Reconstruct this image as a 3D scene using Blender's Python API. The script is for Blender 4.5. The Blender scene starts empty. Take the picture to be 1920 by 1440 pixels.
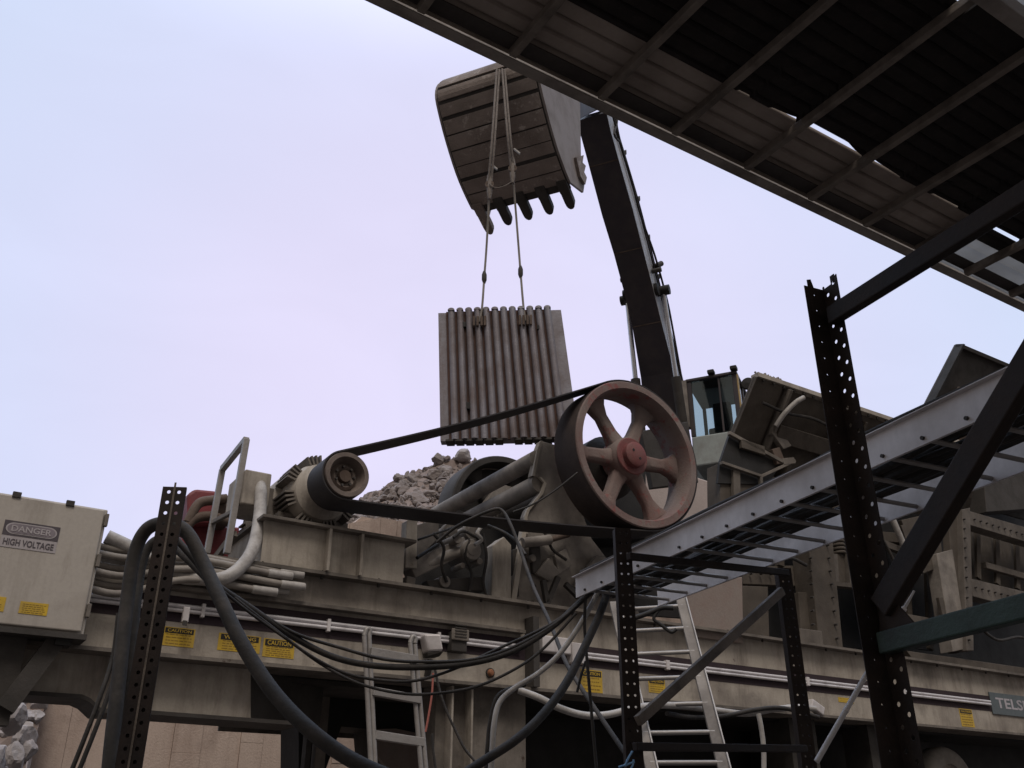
import bpy, bmesh, math, random
from math import sin, cos, pi, radians, sqrt, atan2
from mathutils import Vector as V
random.seed(7)
SC = bpy.context.scene
COL = SC.collection

# ------------------------------------------------------------------ camera, sky, light
FPX, PITCH, CZ = 1749.0, radians(25.9), 1.6
cam_d = bpy.data.cameras.new('camera'); cam = bpy.data.objects.new('camera', cam_d); COL.objects.link(cam)
cam.location = (0, 0, CZ); cam.rotation_euler = (pi / 2 + PITCH, 0, 0)
cam_d.sensor_width = 36; cam_d.lens = 36 * FPX / 1920; cam_d.clip_start = 0.05; cam_d.clip_end = 3000
SC.camera = cam

SUN_EL, SUN_AZ = radians(57), radians(172)     # sun veiled by cloud, high behind the camera
world = bpy.data.worlds.new('World'); SC.world = world; world.use_nodes = True
wn, wl = world.node_tree.nodes, world.node_tree.links
wn.clear()
wo = wn.new('ShaderNodeOutputWorld'); bg = wn.new('ShaderNodeBackground'); bg2 = wn.new('ShaderNodeBackground'); addw = wn.new('ShaderNodeAddShader')
sky = wn.new('ShaderNodeTexSky'); sky.sky_type = 'NISHITA'; sky.sun_disc = False
sky.sun_elevation = SUN_EL; sky.sun_rotation = SUN_AZ; sky.dust_density = 5
wl.new(sky.outputs[0], bg.inputs[0]); bg.inputs[1].default_value = 0.0006
tc = wn.new('ShaderNodeTexCoord')
dot = wn.new('ShaderNodeVectorMath'); dot.operation = 'DOT_PRODUCT'
gl = V((-0.06, 0.90, 0.40)).normalized(); dot.inputs[1].default_value = gl
wl.new(tc.outputs['Generated'], dot.inputs[0])
nz = wn.new('ShaderNodeTexNoise'); nz.inputs['Scale'].default_value = 2.2; nz.inputs['Detail'].default_value = 3
wl.new(tc.outputs['Generated'], nz.inputs['Vector'])
ma = wn.new('ShaderNodeMath'); ma.operation = 'MULTIPLY_ADD'; ma.inputs[1].default_value = 0.07; 
wl.new(nz.outputs[0], ma.inputs[0]); wl.new(dot.outputs['Value'], ma.inputs[2])
mr = wn.new('ShaderNodeMapRange'); mr.inputs[1].default_value = -1.0; mr.inputs[2].default_value = 1.035
wl.new(ma.outputs[0], mr.inputs[0])
rp = wn.new('ShaderNodeValToRGB'); cr = rp.color_ramp
cr.elements[0].position = 0.0; cr.elements[0].color = (0.16, 0.14, 0.125, 1)
cr.elements[1].position = 1.0; cr.elements[1].color = (0.775, 0.735, 0.965, 1)
for p_, c_ in ((0.5, (0.42, 0.385, 0.36, 1)), (0.80, (0.46, 0.58, 0.80, 1)), (0.89, (0.60, 0.725, 0.93, 1)), (0.955, (0.69, 0.725, 0.955, 1))):
    e = cr.elements.new(p_); e.color = c_
sx = wn.new('ShaderNodeSeparateXYZ'); wl.new(tc.outputs['Generated'], sx.inputs[0])
zr = wn.new('ShaderNodeMapRange'); zr.interpolation_type = 'SMOOTHSTEP'; zr.inputs[1].default_value = 0.68; zr.inputs[2].default_value = 0.97; zr.inputs[3].default_value = 1.0; zr.inputs[4].default_value = 2.9; wl.new(sx.outputs[2], zr.inputs[0])
wl.new(mr.outputs[0], rp.inputs[0]); wl.new(rp.outputs[0], bg2.inputs[0])
nz2 = wn.new('ShaderNodeTexNoise'); nz2.inputs['Scale'].default_value = 3.5; nz2.inputs['Detail'].default_value = 6; nz2.inputs['Distortion'].default_value = 0.6
mpw = wn.new('ShaderNodeMapping'); mpw.inputs['Scale'].default_value = (1, 1, 2.2); wl.new(tc.outputs['Generated'], mpw.inputs[0]); wl.new(mpw.outputs[0], nz2.inputs['Vector'])
cl = wn.new('ShaderNodeMapRange'); cl.inputs[1].default_value = 0.3; cl.inputs[2].default_value = 0.7; cl.inputs[3].default_value = 0.98; cl.inputs[4].default_value = 1.035; wl.new(nz2.outputs[0], cl.inputs[0])
mw = wn.new('ShaderNodeMath'); mw.operation = 'MULTIPLY'; wl.new(zr.outputs[0], mw.inputs[0]); wl.new(cl.outputs[0], mw.inputs[1]); wl.new(mw.outputs[0], bg2.inputs[1])
wl.new(bg.outputs[0], addw.inputs[0]); wl.new(bg2.outputs[0], addw.inputs[1]); wl.new(addw.outputs[0], wo.inputs[0])

sd = bpy.data.lights.new('sun', 'SUN'); sun = bpy.data.objects.new('sun', sd); COL.objects.link(sun)
sd.energy = 1.5; sd.angle = radians(22); sd.color = (1, 0.92, 0.84)
sdir = V((sin(SUN_AZ) * cos(SUN_EL), cos(SUN_AZ) * cos(SUN_EL), sin(SUN_EL)))
sun.rotation_euler = sdir.to_track_quat('Z', 'Y').to_euler(); sun.location = (0, 0, 60)
vs = SC.view_settings; vs.view_transform = 'Standard'; vs.look = 'None'; vs.exposure = 0; vs.gamma = 1; vs.use_curve_mapping = False

# ------------------------------------------------------------------ photo geometry -> metres
CAM = V((0, 0, CZ)); FW = V((0, cos(PITCH), sin(PITCH))); UP = V((0, -sin(PITCH), cos(PITCH))); RT = V((1, 0, 0))
AZ = radians(57.4)
UH = V((sin(AZ), cos(AZ), 0)); VH = V((-cos(AZ), sin(AZ), 0)); ZH = V((0, 0, 1))   # along the plant, into the plant, up
def ray(x, y): return RT * ((x - 960) / FPX) - UP * ((y - 720) / FPX) + FW
def onp(x, y, p0, n): r = ray(x, y); return CAM + r * ((V(p0) - CAM).dot(n) / r.dot(n))
def onv(x, y, v): return onp(x, y, VH * v, VH)
def onz(x, y, z): return onp(x, y, (0, 0, z), ZH)
def onY(x, y, Y): return onp(x, y, (0, Y, 0), V((0, 1, 0)))
def W(u, v, z): return UH * u + VH * v + ZH * z
def uz(x, y, v): p = onv(x, y, v); return p.dot(UH), p.z

# ------------------------------------------------------------------ materials
MATS = {}
def mat(name, base, rough=0.7, metal=0.0, dirt=None, amt=0.5, scale=3.0, streak=0.0, streak_col=None, bump=0.15, fine=40, spots=None, spot_amt=0.62, spec=0.4):
    m = bpy.data.materials.new(name); m.use_nodes = True; n, l = m.node_tree.nodes, m.node_tree.links
    b = n['Principled BSDF']; b.inputs['Metallic'].default_value = metal; b.inputs['Specular IOR Level'].default_value = spec
    tcn = n.new('ShaderNodeTexCoord')
    def noise(sc, det=6, mapping=None, rgh=0.6):
        t = n.new('ShaderNodeTexNoise'); t.inputs['Scale'].default_value = sc; t.inputs['Detail'].default_value = det; t.inputs['Roughness'].default_value = rgh
        if mapping:
            mp = n.new('ShaderNodeMapping'); mp.inputs['Scale'].default_value = mapping; l.new(tcn.outputs['Object'], mp.inputs[0]); l.new(mp.outputs[0], t.inputs['Vector'])
        else: l.new(tcn.outputs['Object'], t.inputs['Vector'])
        return t
    def ramp(src, lo, hi):
        r = n.new('ShaderNodeMapRange'); r.inputs[1].default_value = lo; r.inputs[2].default_value = hi; l.new(src, r.inputs[0]); return r.outputs[0]
    def mix(fac, c1, c2):
        x = n.new('ShaderNodeMix'); x.data_type = 'RGBA'; l.new(fac, x.inputs['Factor'])
        for c, s in ((c1, 'A'), (c2, 'B')):
            i = [k for k in x.inputs if k.name == s and k.type == 'RGBA'][0]
            if isinstance(c, tuple): i.default_value = (*c, 1)
            else: l.new(c, i)
        return [k for k in x.outputs if k.type == 'RGBA'][0]
    dirt = dirt or tuple(c * 0.55 for c in base)
    n1 = noise(scale, 8); f1 = ramp(n1.outputs[0], 0.62 - amt * 0.35, 0.74)
    col = mix(f1, base, dirt)
    n2 = noise(fine, 4); f2 = ramp(n2.outputs[0], 0.35, 0.75)
    mm = n.new('ShaderNodeMath'); mm.operation = 'MULTIPLY'; mm.inputs[1].default_value = 0.35; l.new(f2, mm.inputs[0])
    col = mix(mm.outputs[0], col, tuple(c * 0.72 for c in base))
    if streak > 0:
        n3 = noise(1.0, 8, (5, 5, 0.8), 0.7); f3 = ramp(n3.outputs[0], 0.48, 0.8)
        m3 = n.new('ShaderNodeMath'); m3.operation = 'MULTIPLY'; m3.inputs[1].default_value = streak; l.new(f3, m3.inputs[0])
        col = mix(m3.outputs[0], col, streak_col or dirt)
    if streak > 0.3:
        n5 = noise(0.9, 12, None, 0.68); f5 = ramp(n5.outputs[0], 0.53, 0.63)
        m5 = n.new('ShaderNodeMath'); m5.operation = 'MULTIPLY'; m5.inputs[1].default_value = 0.55; l.new(f5, m5.inputs[0])
        col = mix(m5.outputs[0], col, tuple(c * 0.7 for c in dirt))
        n6 = noise(1.0, 6, (7, 7, 1.3), 0.7); f6 = ramp(n6.outputs[0], 0.56, 0.72)
        m6 = n.new('ShaderNodeMath'); m6.operation = 'MULTIPLY'; m6.inputs[1].default_value = streak * 0.6; l.new(f6, m6.inputs[0])
        col = mix(m6.outputs[0], col, streak_col or dirt)
    if spots:
        n4 = noise(scale * 2.7, 10, None, 0.7); f4 = ramp(n4.outputs[0], spot_amt, spot_amt + 0.07)
        col = mix(f4, col, spots)
    l.new(col, b.inputs['Base Color'])
    r = n.new('ShaderNodeMapRange'); r.inputs[3].default_value = max(0.05, rough - 0.12); r.inputs[4].default_value = min(1, rough + 0.15); l.new(n1.outputs[0], r.inputs[0]); l.new(r.outputs[0], b.inputs['Roughness'])
    bp = n.new('ShaderNodeBump'); bp.inputs['Strength'].default_value = bump; bp.inputs['Distance'].default_value = 0.02
    l.new(n2.outputs[0], bp.inputs['Height']); l.new(bp.outputs[0], b.inputs['Normal'])
    MATS[name] = m; return m
BEIGE = mat('dusty_beige_paint', (0.40, 0.355, 0.30), 0.7, 0, (0.20, 0.17, 0.145), 0.5, 2.2, 0.8, (0.10, 0.078, 0.062), spots=(0.09, 0.055, 0.04), spot_amt=0.66)
BEIGE_D = mat('grimy_beige_paint', (0.21, 0.182, 0.155), 0.8, 0, (0.075, 0.064, 0.055), 0.75, 2.8, 0.6, (0.06, 0.05, 0.045), spots=(0.06, 0.04, 0.03), spot_amt=0.62)
CAB_P = mat('cabinet_beige_paint', (0.42, 0.38, 0.335), 0.6, 0, (0.34, 0.30, 0.26), 0.4, 1.6, 0.65, (0.19, 0.16, 0.13), bump=0.05, spots=(0.12, 0.08, 0.06), spot_amt=0.72)
GREYST = mat('dusty_grey_steel', (0.27, 0.24, 0.21), 0.8, 0.0, (0.10, 0.085, 0.075), 0.6, 3.0, 0.4)
DARKST = mat('dark_grimy_steel', (0.055, 0.048, 0.043), 0.75, 0.0, (0.03, 0.026, 0.022), 0.6, 4, 0.3)
BLACKST = mat('black_steel_and_shade', (0.02, 0.018, 0.017), 0.7, 0.0, (0.012, 0.011, 0.01), 0.6, 4)  # black for real dark parts and for the sheets standing in for shade
RACK = mat('rack_dark_paint', (0.021, 0.016, 0.0145), 0.65, 0.0, (0.045, 0.031, 0.025), 0.6, 6, 0.3, fine=90, bump=0.08, spec=0.2)
HOPM = mat('shaded_brown_steel', (0.095, 0.078, 0.062), 0.8, 0, (0.05, 0.04, 0.032), 0.6, 3, 0.5, (0.05, 0.04, 0.032))  # brown steel, its colour darkened for the shade on downward-facing sides
FEEDM = mat('dark_beige_steel', (0.15, 0.128, 0.108), 0.8, 0, (0.065, 0.054, 0.046), 0.75, 2.8, 0.6, (0.05, 0.042, 0.036), spots=(0.05, 0.035, 0.027), spot_amt=0.6)  # darker version of the grimy beige, for the feeder frame
RACK_G = mat('rack_green_paint', (0.028, 0.05, 0.038), 0.6, 0.0, (0.018, 0.02, 0.018), 0.5, 6, fine=90)
RACK_B = mat('rack_brown_brace', (0.15, 0.12, 0.095), 0.65, 0.0, (0.045, 0.035, 0.03), 0.6, 7, fine=90)
RUST = mat('rusty_steel', (0.13, 0.095, 0.075), 0.85, 0.0, (0.06, 0.038, 0.028), 0.7, 5, 0.5)
WHEEL = mat('dusty_red_cast_iron', (0.215, 0.172, 0.155), 0.85, 0, (0.15, 0.078, 0.07), 0.6, 1.7, 0, spots=(0.21, 0.075, 0.07), spot_amt=0.55, bump=0.3)
RIM = mat('worn_brown_iron', (0.04, 0.029, 0.026), 0.75, 0, (0.085, 0.062, 0.055), 0.5, 3)
PULL = mat('worn_pulley_iron', (0.17, 0.135, 0.115), 0.75, 0, (0.09, 0.068, 0.06), 0.5, 5)
HUB = mat('red_painted_hub', (0.19, 0.06, 0.058), 0.7, 0, (0.17, 0.09, 0.08), 0.6, 9)
RED = mat('faded_red_paint', (0.24, 0.045, 0.05), 0.55, 0, (0.14, 0.05, 0.05), 0.5, 3, 0.4)
BELT = mat('black_rubber_belt', (0.03, 0.026, 0.028), 0.7, 0, (0.05, 0.043, 0.04), 0.5, 6, bump=0.1)
RUBBER = mat('dusty_black_rubber', (0.026, 0.023, 0.021), 0.75, 0, (0.065, 0.055, 0.048), 0.5, 8, bump=0.2)
HOSE_L = mat('pale_grey_hose', (0.40, 0.375, 0.35), 0.6, 0, (0.19, 0.17, 0.155), 0.5, 9)
GALV = mat('galvanised_white_steel', (0.68, 0.64, 0.635), 0.55, 0.1, (0.48, 0.44, 0.425), 0.65, 4, 0.45, (0.36, 0.33, 0.33), bump=0.05, spots=(0.30, 0.26, 0.24), spot_amt=0.74)
CONDUIT = mat('bright_conduit_steel', (0.74, 0.71, 0.72), 0.35, 0.35, (0.45, 0.42, 0.42), 0.4, 5, bump=0.03)
ALU = mat('dull_aluminium', (0.31, 0.29, 0.275), 0.5, 0.3, (0.24, 0.215, 0.20), 0.5, 6, 0.3)
MANG = mat('manganese_steel_plate', (0.24, 0.23, 0.255), 0.55, 0.2, (0.13, 0.095, 0.085), 0.5, 2.6, 0.75, (0.125, 0.08, 0.065), bump=0.2, spots=(0.11, 0.06, 0.045), spot_amt=0.64)
GROOVE = mat('rust_caked_groove', (0.085, 0.045, 0.034), 0.95, 0, (0.03, 0.02, 0.018), .5, 4)
BUCK = mat('dirty_bucket_steel', (0.25, 0.205, 0.178), 0.8, 0.0, (0.13, 0.10, 0.085), 0.6, 1.8, 0.0, bump=0.5, spots=(0.34, 0.295, 0.26), spot_amt=0.565)
BUCK_S = mat('pale_bucket_side', (0.26, 0.225, 0.21), 0.75, 0.0, (0.17, 0.14, 0.125), 0.5, 3)
EX_D = mat('dark_boom_tone', (0.038, 0.031, 0.036), 0.6, 0, (0.065, 0.052, 0.05), 0.5, 3, bump=0.1)
EX_L = mat('pale_boom_tone', (0.46, 0.455, 0.475), 0.45, 0, (0.33, 0.31, 0.31), 0.5, 3)  # paler tone, laid on the boom's right side only
EX_G = mat('grey_green_cab_paint', (0.30, 0.33, 0.32), 0.5, 0, (0.22, 0.22, 0.21), 0.5, 4)
CHROME = mat('cylinder_rod_chrome', (0.6, 0.6, 0.63), 0.25, 0.8, (0.4, 0.38, 0.38), 0.4, 6, bump=0.03)
YEL = mat('yellow_sticker', (0.60, 0.39, 0.03), 0.6, 0, (0.40, 0.27, 0.06), 0.75, 9, 0.4, (0.30, 0.21, 0.08), bump=0.03)
STK_K = mat('black_print', (0.02, 0.018, 0.016), 0.5, bump=0.0)
STK_B = mat('brown_fine_print', (0.28, 0.17, 0.03), 0.6, bump=0.0)
STK_W = mat('white_print', (0.46, 0.43, 0.46), 0.5, bump=0.0)
SIGN_W = mat('faded_white_sign', (0.40, 0.365, 0.37), 0.5, 0, (0.33, 0.29, 0.29), 0.4, 14, bump=0.02)
SIGN_K = mat('faded_black_sign', (0.09, 0.075, 0.085), 0.5, bump=0.02)
PLATE_T = mat('dark_teal_plate', (0.10, 0.12, 0.125), 0.4, 0.2, (0.08, 0.09, 0.09), 0.4, 12, bump=0.03)
BAND = mat('dark_brown_stripe', (0.045, 0.033, 0.039), 0.75, 0, (0.06, 0.046, 0.046), 0.5, 4, 0.3, spec=0.1)
WALLC = mat('board_formed_concrete', (0.54, 0.43, 0.36), 0.9, 0, (0.40, 0.30, 0.25), 0.6, 1.0, 0.7, (0.30, 0.215, 0.175), bump=0.3)
BLOCKC = mat('pale_concrete', (0.50, 0.42, 0.39), 0.9, 0, (0.40, 0.33, 0.30), 0.5, 2, 0.3, bump=0.3)
ROCK = mat('broken_rock', (0.24, 0.208, 0.195), 0.95, 0, (0.19, 0.155, 0.145), 0.6, 2.4, bump=0.6, fine=14)
ROCK_L = mat('pale_broken_rock', (0.36, 0.33, 0.325), 0.95, 0, (0.24, 0.205, 0.195), 0.6, 2.4, bump=0.6, fine=14)
SOIL = mat('rubble_soil', (0.25, 0.195, 0.17), 0.95, 0, (0.17, 0.135, 0.12), 0.6, 1.2, bump=0.6, fine=10)
GRAVEL = mat('gravel_ground', (0.10, 0.085, 0.075), 0.95, 0, (0.065, 0.055, 0.048), 0.6, 0.6, bump=0.5, fine=18)
ROOFM = mat('lit_roof_sheet', (0.34, 0.285, 0.245), 0.8, 0.0, (0.20, 0.16, 0.135), 0.6, 3, bump=0.1)  # eave strip: light from below put in as a paler sheet colour
ROOFD = mat('shaded_roof_sheet', (0.018, 0.014, 0.013), 0.9, 0.0, (0.034, 0.027, 0.024), 0.5, 14, bump=0.1)  # darker copy of the roof sheet, underside shade in its colour
ROOFB = mat('eave_beam_steel', (0.06, 0.05, 0.045), 0.8, 0, (0.04, 0.033, 0.03), 0.5, 5)
PURL = mat('purlin_steel', (0.22, 0.185, 0.155), 0.7, 0.1, (0.06, 0.048, 0.04), 0.6, 7)
EAVE = mat('eave_angle_steel', (0.30, 0.265, 0.235), 0.6, 0.2, (0.12, 0.10, 0.09), 0.6, 6)
ROPE = mat('frayed_sling', (0.22, 0.19, 0.17), 0.9, 0, (0.12, 0.10, 0.09), 0.5, 30)
ORANGE = mat('orange_lamp_plastic', (0.33, 0.14, 0.07), 0.5, bump=0.02)
CORD_R = mat('red_cord', (0.40, 0.13, 0.10), 0.7, bump=0.02)
BLUE = mat('blue_white_wire', (0.22, 0.42, 0.66), 0.5, bump=0.02)
PVC = mat('white_plastic_pipe', (0.52, 0.50, 0.50), 0.45, 0, (0.40, 0.37, 0.36), 0.4, 9, bump=0.02)
PANEL_P = mat('pinkish_weathered_panel', (0.25, 0.205, 0.178), 0.8, 0, (0.24, 0.175, 0.15), 0.6, 5, 0.4, (0.30, 0.25, 0.23))
SEAT = mat('dark_cab_trim', (0.025, 0.028, 0.03), 0.8, bump=0.05)
AMBER = mat('amber_edge_paint', (0.42, 0.30, 0.14), 0.6, bump=0.05)

def glass_mat():
    m = bpy.data.materials.new('cab_glass'); m.use_nodes = True; n, l = m.node_tree.nodes, m.node_tree.links; n.remove(n['Principled BSDF'])
    o = n['Material Output']; t = n.new('ShaderNodeBsdfTransparent'); g = n.new('ShaderNodeBsdfGlossy'); mx = n.new('ShaderNodeMixShader'); fr = n.new('ShaderNodeFresnel')
    t.inputs[0].default_value = (0.62, 0.74, 0.74, 1); g.inputs['Roughness'].default_value = 0.03; fr.inputs[0].default_value = 1.8
    l.new(fr.outputs[0], mx.inputs[0]); l.new(t.outputs[0], mx.inputs[1]); l.new(g.outputs[0], mx.inputs[2]); l.new(mx.outputs[0], o.inputs[0]); return m
GLASS = glass_mat()
def fibre_mat():
    m = bpy.data.materials.new('translucent_roof_sheet'); m.use_nodes = True; n, l = m.node_tree.nodes, m.node_tree.links; n.remove(n['Principled BSDF'])
    o = n['Material Output']; t = n.new('ShaderNodeBsdfTranslucent'); g = n.new('ShaderNodeBsdfDiffuse'); mx = n.new('ShaderNodeMixShader'); nz = n.new('ShaderNodeTexNoise'); nz.inputs['Scale'].default_value = 5
    tcx = n.new('ShaderNodeTexCoord'); rr = n.new('ShaderNodeValToRGB'); rr.color_ramp.elements[0].color = (0.33, 0.33, 0.33, 1); rr.color_ramp.elements[1].color = (0.5, 0.5, 0.5, 1)
    l.new(tcx.outputs['Object'], nz.inputs[0]); l.new(nz.outputs[0], rr.inputs[0]); l.new(rr.outputs[0], t.inputs[0]); g.inputs[0].default_value = (0.5, 0.5, 0.5, 1); mx.inputs[0].default_value = 0.3
    l.new(t.outputs[0], mx.inputs[1]); l.new(g.outputs[0], mx.inputs[2]); l.new(mx.outputs[0], o.inputs[0]); return m
FIBRE = fibre_mat()

# ------------------------------------------------------------------ mesh helpers
class MB:
    def __init__(s): s.v = []; s.f = []
    def add(s, vs, fs):
        o = len(s.v); s.v += [V(p) for p in vs]; s.f += [tuple(i + o for i in f) for f in fs]; return s
    def prism(s, pts, ext):
        n = len(pts); ext = V(ext); vs = [V(p) for p in pts] + [V(p) + ext for p in pts]
        return s.add(vs, [tuple(range(n - 1, -1, -1)), tuple(range(n, 2 * n))] + [(i, (i + 1) % n, n + (i + 1) % n, n + i) for i in range(n)])
    def box(s, o, a, b, c):
        o, a, b, c = V(o), V(a), V(b), V(c); return s.prism([o, o + a, o + a + b, o + b], c)
    def ubox(s, u0, u1, v0, v1, z0, z1): return s.box(W(u0, v0, z0), UH * (u1 - u0), VH * (v1 - v0), ZH * (z1 - z0))
    def bar(s, p0, p1, w, h, side=None):
        p0, p1 = V(p0), V(p1); d = (p1 - p0).normalized()
        a = V(side) if side is not None else d.cross(ZH)
        if a.length < 1e-4: a = V((1, 0, 0))
        a = (a - d * a.dot(d)).normalized(); b = d.cross(a).normalized()
        return s.box(p0 - a * w / 2 - b * h / 2, a * w, b * h, p1 - p0)
    def tube(s, path, r, seg=10, cap=True):
        path = [V(p) for p in path]; n = len(path); rs = r if isinstance(r, (list, tuple)) else [r] * n
        T = [(path[min(i + 1, n - 1)] - path[max(i - 1, 0)]).normalized() for i in range(n)]
        a = T[0].orthogonal().normalized(); vs = []; 
        for i in range(n):
            a = (a - T[i] * a.dot(T[i]))
            a = a.normalized() if a.length > 1e-6 else T[i].orthogonal().normalized()
            b = T[i].cross(a)
            for k in range(seg): t = 2 * pi * k / seg; vs.append(path[i] + (a * cos(t) + b * sin(t)) * rs[i])
        fs = [(i * seg + k, i * seg + (k + 1) % seg, (i + 1) * seg + (k + 1) % seg, (i + 1) * seg + k) for i in range(n - 1) for k in range(seg)]
        if cap: fs += [tuple(range(seg - 1, -1, -1)), tuple(range((n - 1) * seg, n * seg))]
        return s.add(vs, fs)
    def cyl(s, p0, p1, r, seg=20): return s.tube([p0, p1], r, seg)
    def lathe(s, c, ax, prof, seg=48, closed=True, a=None):
        c, ax = V(c), V(ax).normalized(); a = V(a) if a is not None else ax.orthogonal().normalized(); b = ax.cross(a); n = len(prof); vs = []
        for k in range(seg):
            t = 2 * pi * k / seg
            for (r, h) in prof: vs.append(c + ax * h + (a * cos(t) + b * sin(t)) * r)
        fs = []
        for k in range(seg):
            k2 = (k + 1) % seg
            for i in range(n if closed else n - 1):
                j = (i + 1) % n; fs.append((k * n + i, k * n + j, k2 * n + j, k2 * n + i))
        return s.add(vs, fs)
    def build(s, name, m, parent=None, bevel=0.0, smooth=False, solid=0.0, base=None, kind=None):
        if parent is not None: org = V(parent['_org'])
        elif base is not None: org = V(base)
        else:
            lo = [min(p[i] for p in s.v) for i in range(3)]; hi = [max(p[i] for p in s.v) for i in range(3)]
            org = V(((lo[0] + hi[0]) / 2, (lo[1] + hi[1]) / 2, lo[2]))
        me = bpy.data.meshes.new(name); me.from_pydata([tuple(p - org) for p in s.v], [], s.f); me.validate()
        bm = bmesh.new(); bm.from_mesh(me); bmesh.ops.recalc_face_normals(bm, faces=bm.faces); bm.to_mesh(me); bm.free()
        me.materials.append(m)
        if smooth:
            for p in me.polygons: p.use_smooth = True
            me.set_sharp_from_angle(angle=radians(38))
        o = bpy.data.objects.new(name, me); COL.objects.link(o)
        if parent is not None: o.parent = parent; o['_org'] = parent['_org']
        else: o.location = org; o['_org'] = tuple(org)
        if solid: md = o.modifiers.new('solid', 'SOLIDIFY'); md.thickness = solid; md.offset = 0
        if bevel:
            md = o.modifiers.new('bevel', 'BEVEL'); md.width = bevel; md.segments = 2; md.limit_method = 'ANGLE'; md.angle_limit = radians(40)
        if kind: o['kind'] = kind
        return o
def thing(name, label, cat, loc, group=None):
    o = bpy.data.objects.new(name, None); COL.objects.link(o); o.location = loc; o['_org'] = tuple(V(loc)); o.empty_display_size = 0.2
    o['label'] = label; o['category'] = cat
    if group: o['group'] = group
    return o
def tag(o, label, cat, group=None):
    o['label'] = label; o['category'] = cat
    if group: o['group'] = group
    return o
def smooth_path(pts, n=6):
    pts = [V(p) for p in pts]; out = []
    P = [pts[0] * 2 - pts[1]] + pts + [pts[-1] * 2 - pts[-2]]
    for i in range(1, len(P) - 2):
        for k in range(n):
            t = k / n; a, b, c, d = P[i - 1], P[i], P[i + 1], P[i + 2]
            out.append(0.5 * ((2 * b) + (c - a) * t + (2 * a - 5 * b + 4 * c - d) * t * t + (3 * b - a - 3 * c + d) * t ** 3))
    out.append(pts[-1]); return out
def Q(v, pts): return [onv(x, y, v) for x, y in pts]
def QY(pts): return [onY(x, y, Y) for x, y, Y in pts]
def plate(v, pts, t): return MB().prism(Q(v, pts), VH * t)
def part_tag(o, label): o['label'] = label; return o

_font_cache = {}
def text_geo(s):
    if s in _font_cache: return _font_cache[s]
    cu = bpy.data.curves.new('txt', 'FONT'); cu.body = s; cu.resolution_u = 3; cu.offset = 0.018
    ob = bpy.data.objects.new('txt', cu); COL.objects.link(ob); bpy.context.view_layer.update()
    dg = bpy.context.evaluated_depsgraph_get(); me = bpy.data.meshes.new_from_object(ob.evaluated_get(dg))
    vs = [(v.co.x, v.co.y) for v in me.vertices]; fs = [tuple(p.vertices) for p in me.polygons]
    bpy.data.objects.remove(ob); bpy.data.curves.remove(cu); bpy.data.meshes.remove(me)
    x0 = min(p[0] for p in vs); x1 = max(p[0] for p in vs); y0 = min(p[1] for p in vs); y1 = max(p[1] for p in vs)
    vs = [((p[0] - x0) / (x1 - x0), (p[1] - y0) / (y1 - y0)) for p in vs]
    _font_cache[s] = (vs, fs); return vs, fs
def lettering(s, u0, u1, z0, z1, v, m, parent, depth=0.002):
    vs, fs = text_geo(s); mb = MB(); mb.add([W(u0 + (u1 - u0) * x, v, z0 + (z1 - z0) * y) for x, y in vs], fs)
    o = mb.build('lettering', m, parent, solid=depth); return o
def rect(name, u0, u1, z0, z1, v, t, m, parent, bevel=0.0): return MB().ubox(u0, u1, v - t, v, z0, z1).build(name, m, parent, bevel)
def sticker(parent, v, x0, y0, x1, y1, head, lines=4, head_frac=0.3, lab=None):
    u0, z1 = uz(x0, y0, v); u1, z0 = uz(x1, y1, v); w, h = u1 - u0, z1 - z0
    p = rect('warning_label', u0, u1, z0, z1, v, 0.003, YEL, parent, 0)
    if lab: p['label'] = lab
    if head:
        rect('label_header', u0 + w * .05, u1 - w * .05, z1 - h * (head_frac + .04), z1 - h * .05, v - .003, .0015, STK_K, p)
        lettering(head, u0 + w * .12, u1 - w * .12, z1 - h * (head_frac - .02), z1 - h * .1, v - .0060, YEL, p)
    mb = MB(); rnd = random.Random(int(x0))
    for k in range(lines):
        zz = z0 + h * (1 - head_frac - .04) * (lines - k - .35) / (lines + .2); x = u0 + w * .1
        while x < u1 - w * .14:
            L = w * rnd.uniform(.05, .16); x2 = min(x + L, u1 - w * .09); mb.ubox(x, x2, v - .0042, v - .003, zz, zz + h * .045); x = x2 + w * .03
    mb.build('fine_print', STK_B, p)
    return p
def tube_px(name, pts, r, m, label, cat, group=None, seg=10, n=7):
    o = MB().tube(smooth_path(QY(pts), n), r, seg).build(name, m, smooth=True)
    return tag(o, label, cat, group)

# ------------------------------------------------------------------ ground, bench, retaining wall, rubble
WV = 13.2
g = MB(); S = 600
g.add([(-S, -S, 0), (S, -S, 0), (S, S, 0), (-S, S, 0)], [(0, 1, 2, 3)]).build('ground', GRAVEL, base=(0, 0, 0), kind='structure')
b = MB()
uL, zL = uz(700, 962, WV); BZ = zL - 0.05
b.add([W(1.5, (WV + .45), 0), W(uL, (WV + .45), BZ), W(60, (WV + .45), BZ), W(60, (WV + .45), 0), W(1.5, 60, 0), W(uL, 60, BZ), W(60, 60, BZ), W(60, 60, 0)],
      [(0, 1, 2, 3), (1, 5, 6, 2), (0, 4, 5, 1), (4, 7, 6, 5), (3, 2, 6, 7)]).build('terrain', SOIL, base=W(10, 20, 0), kind='structure')
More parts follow.
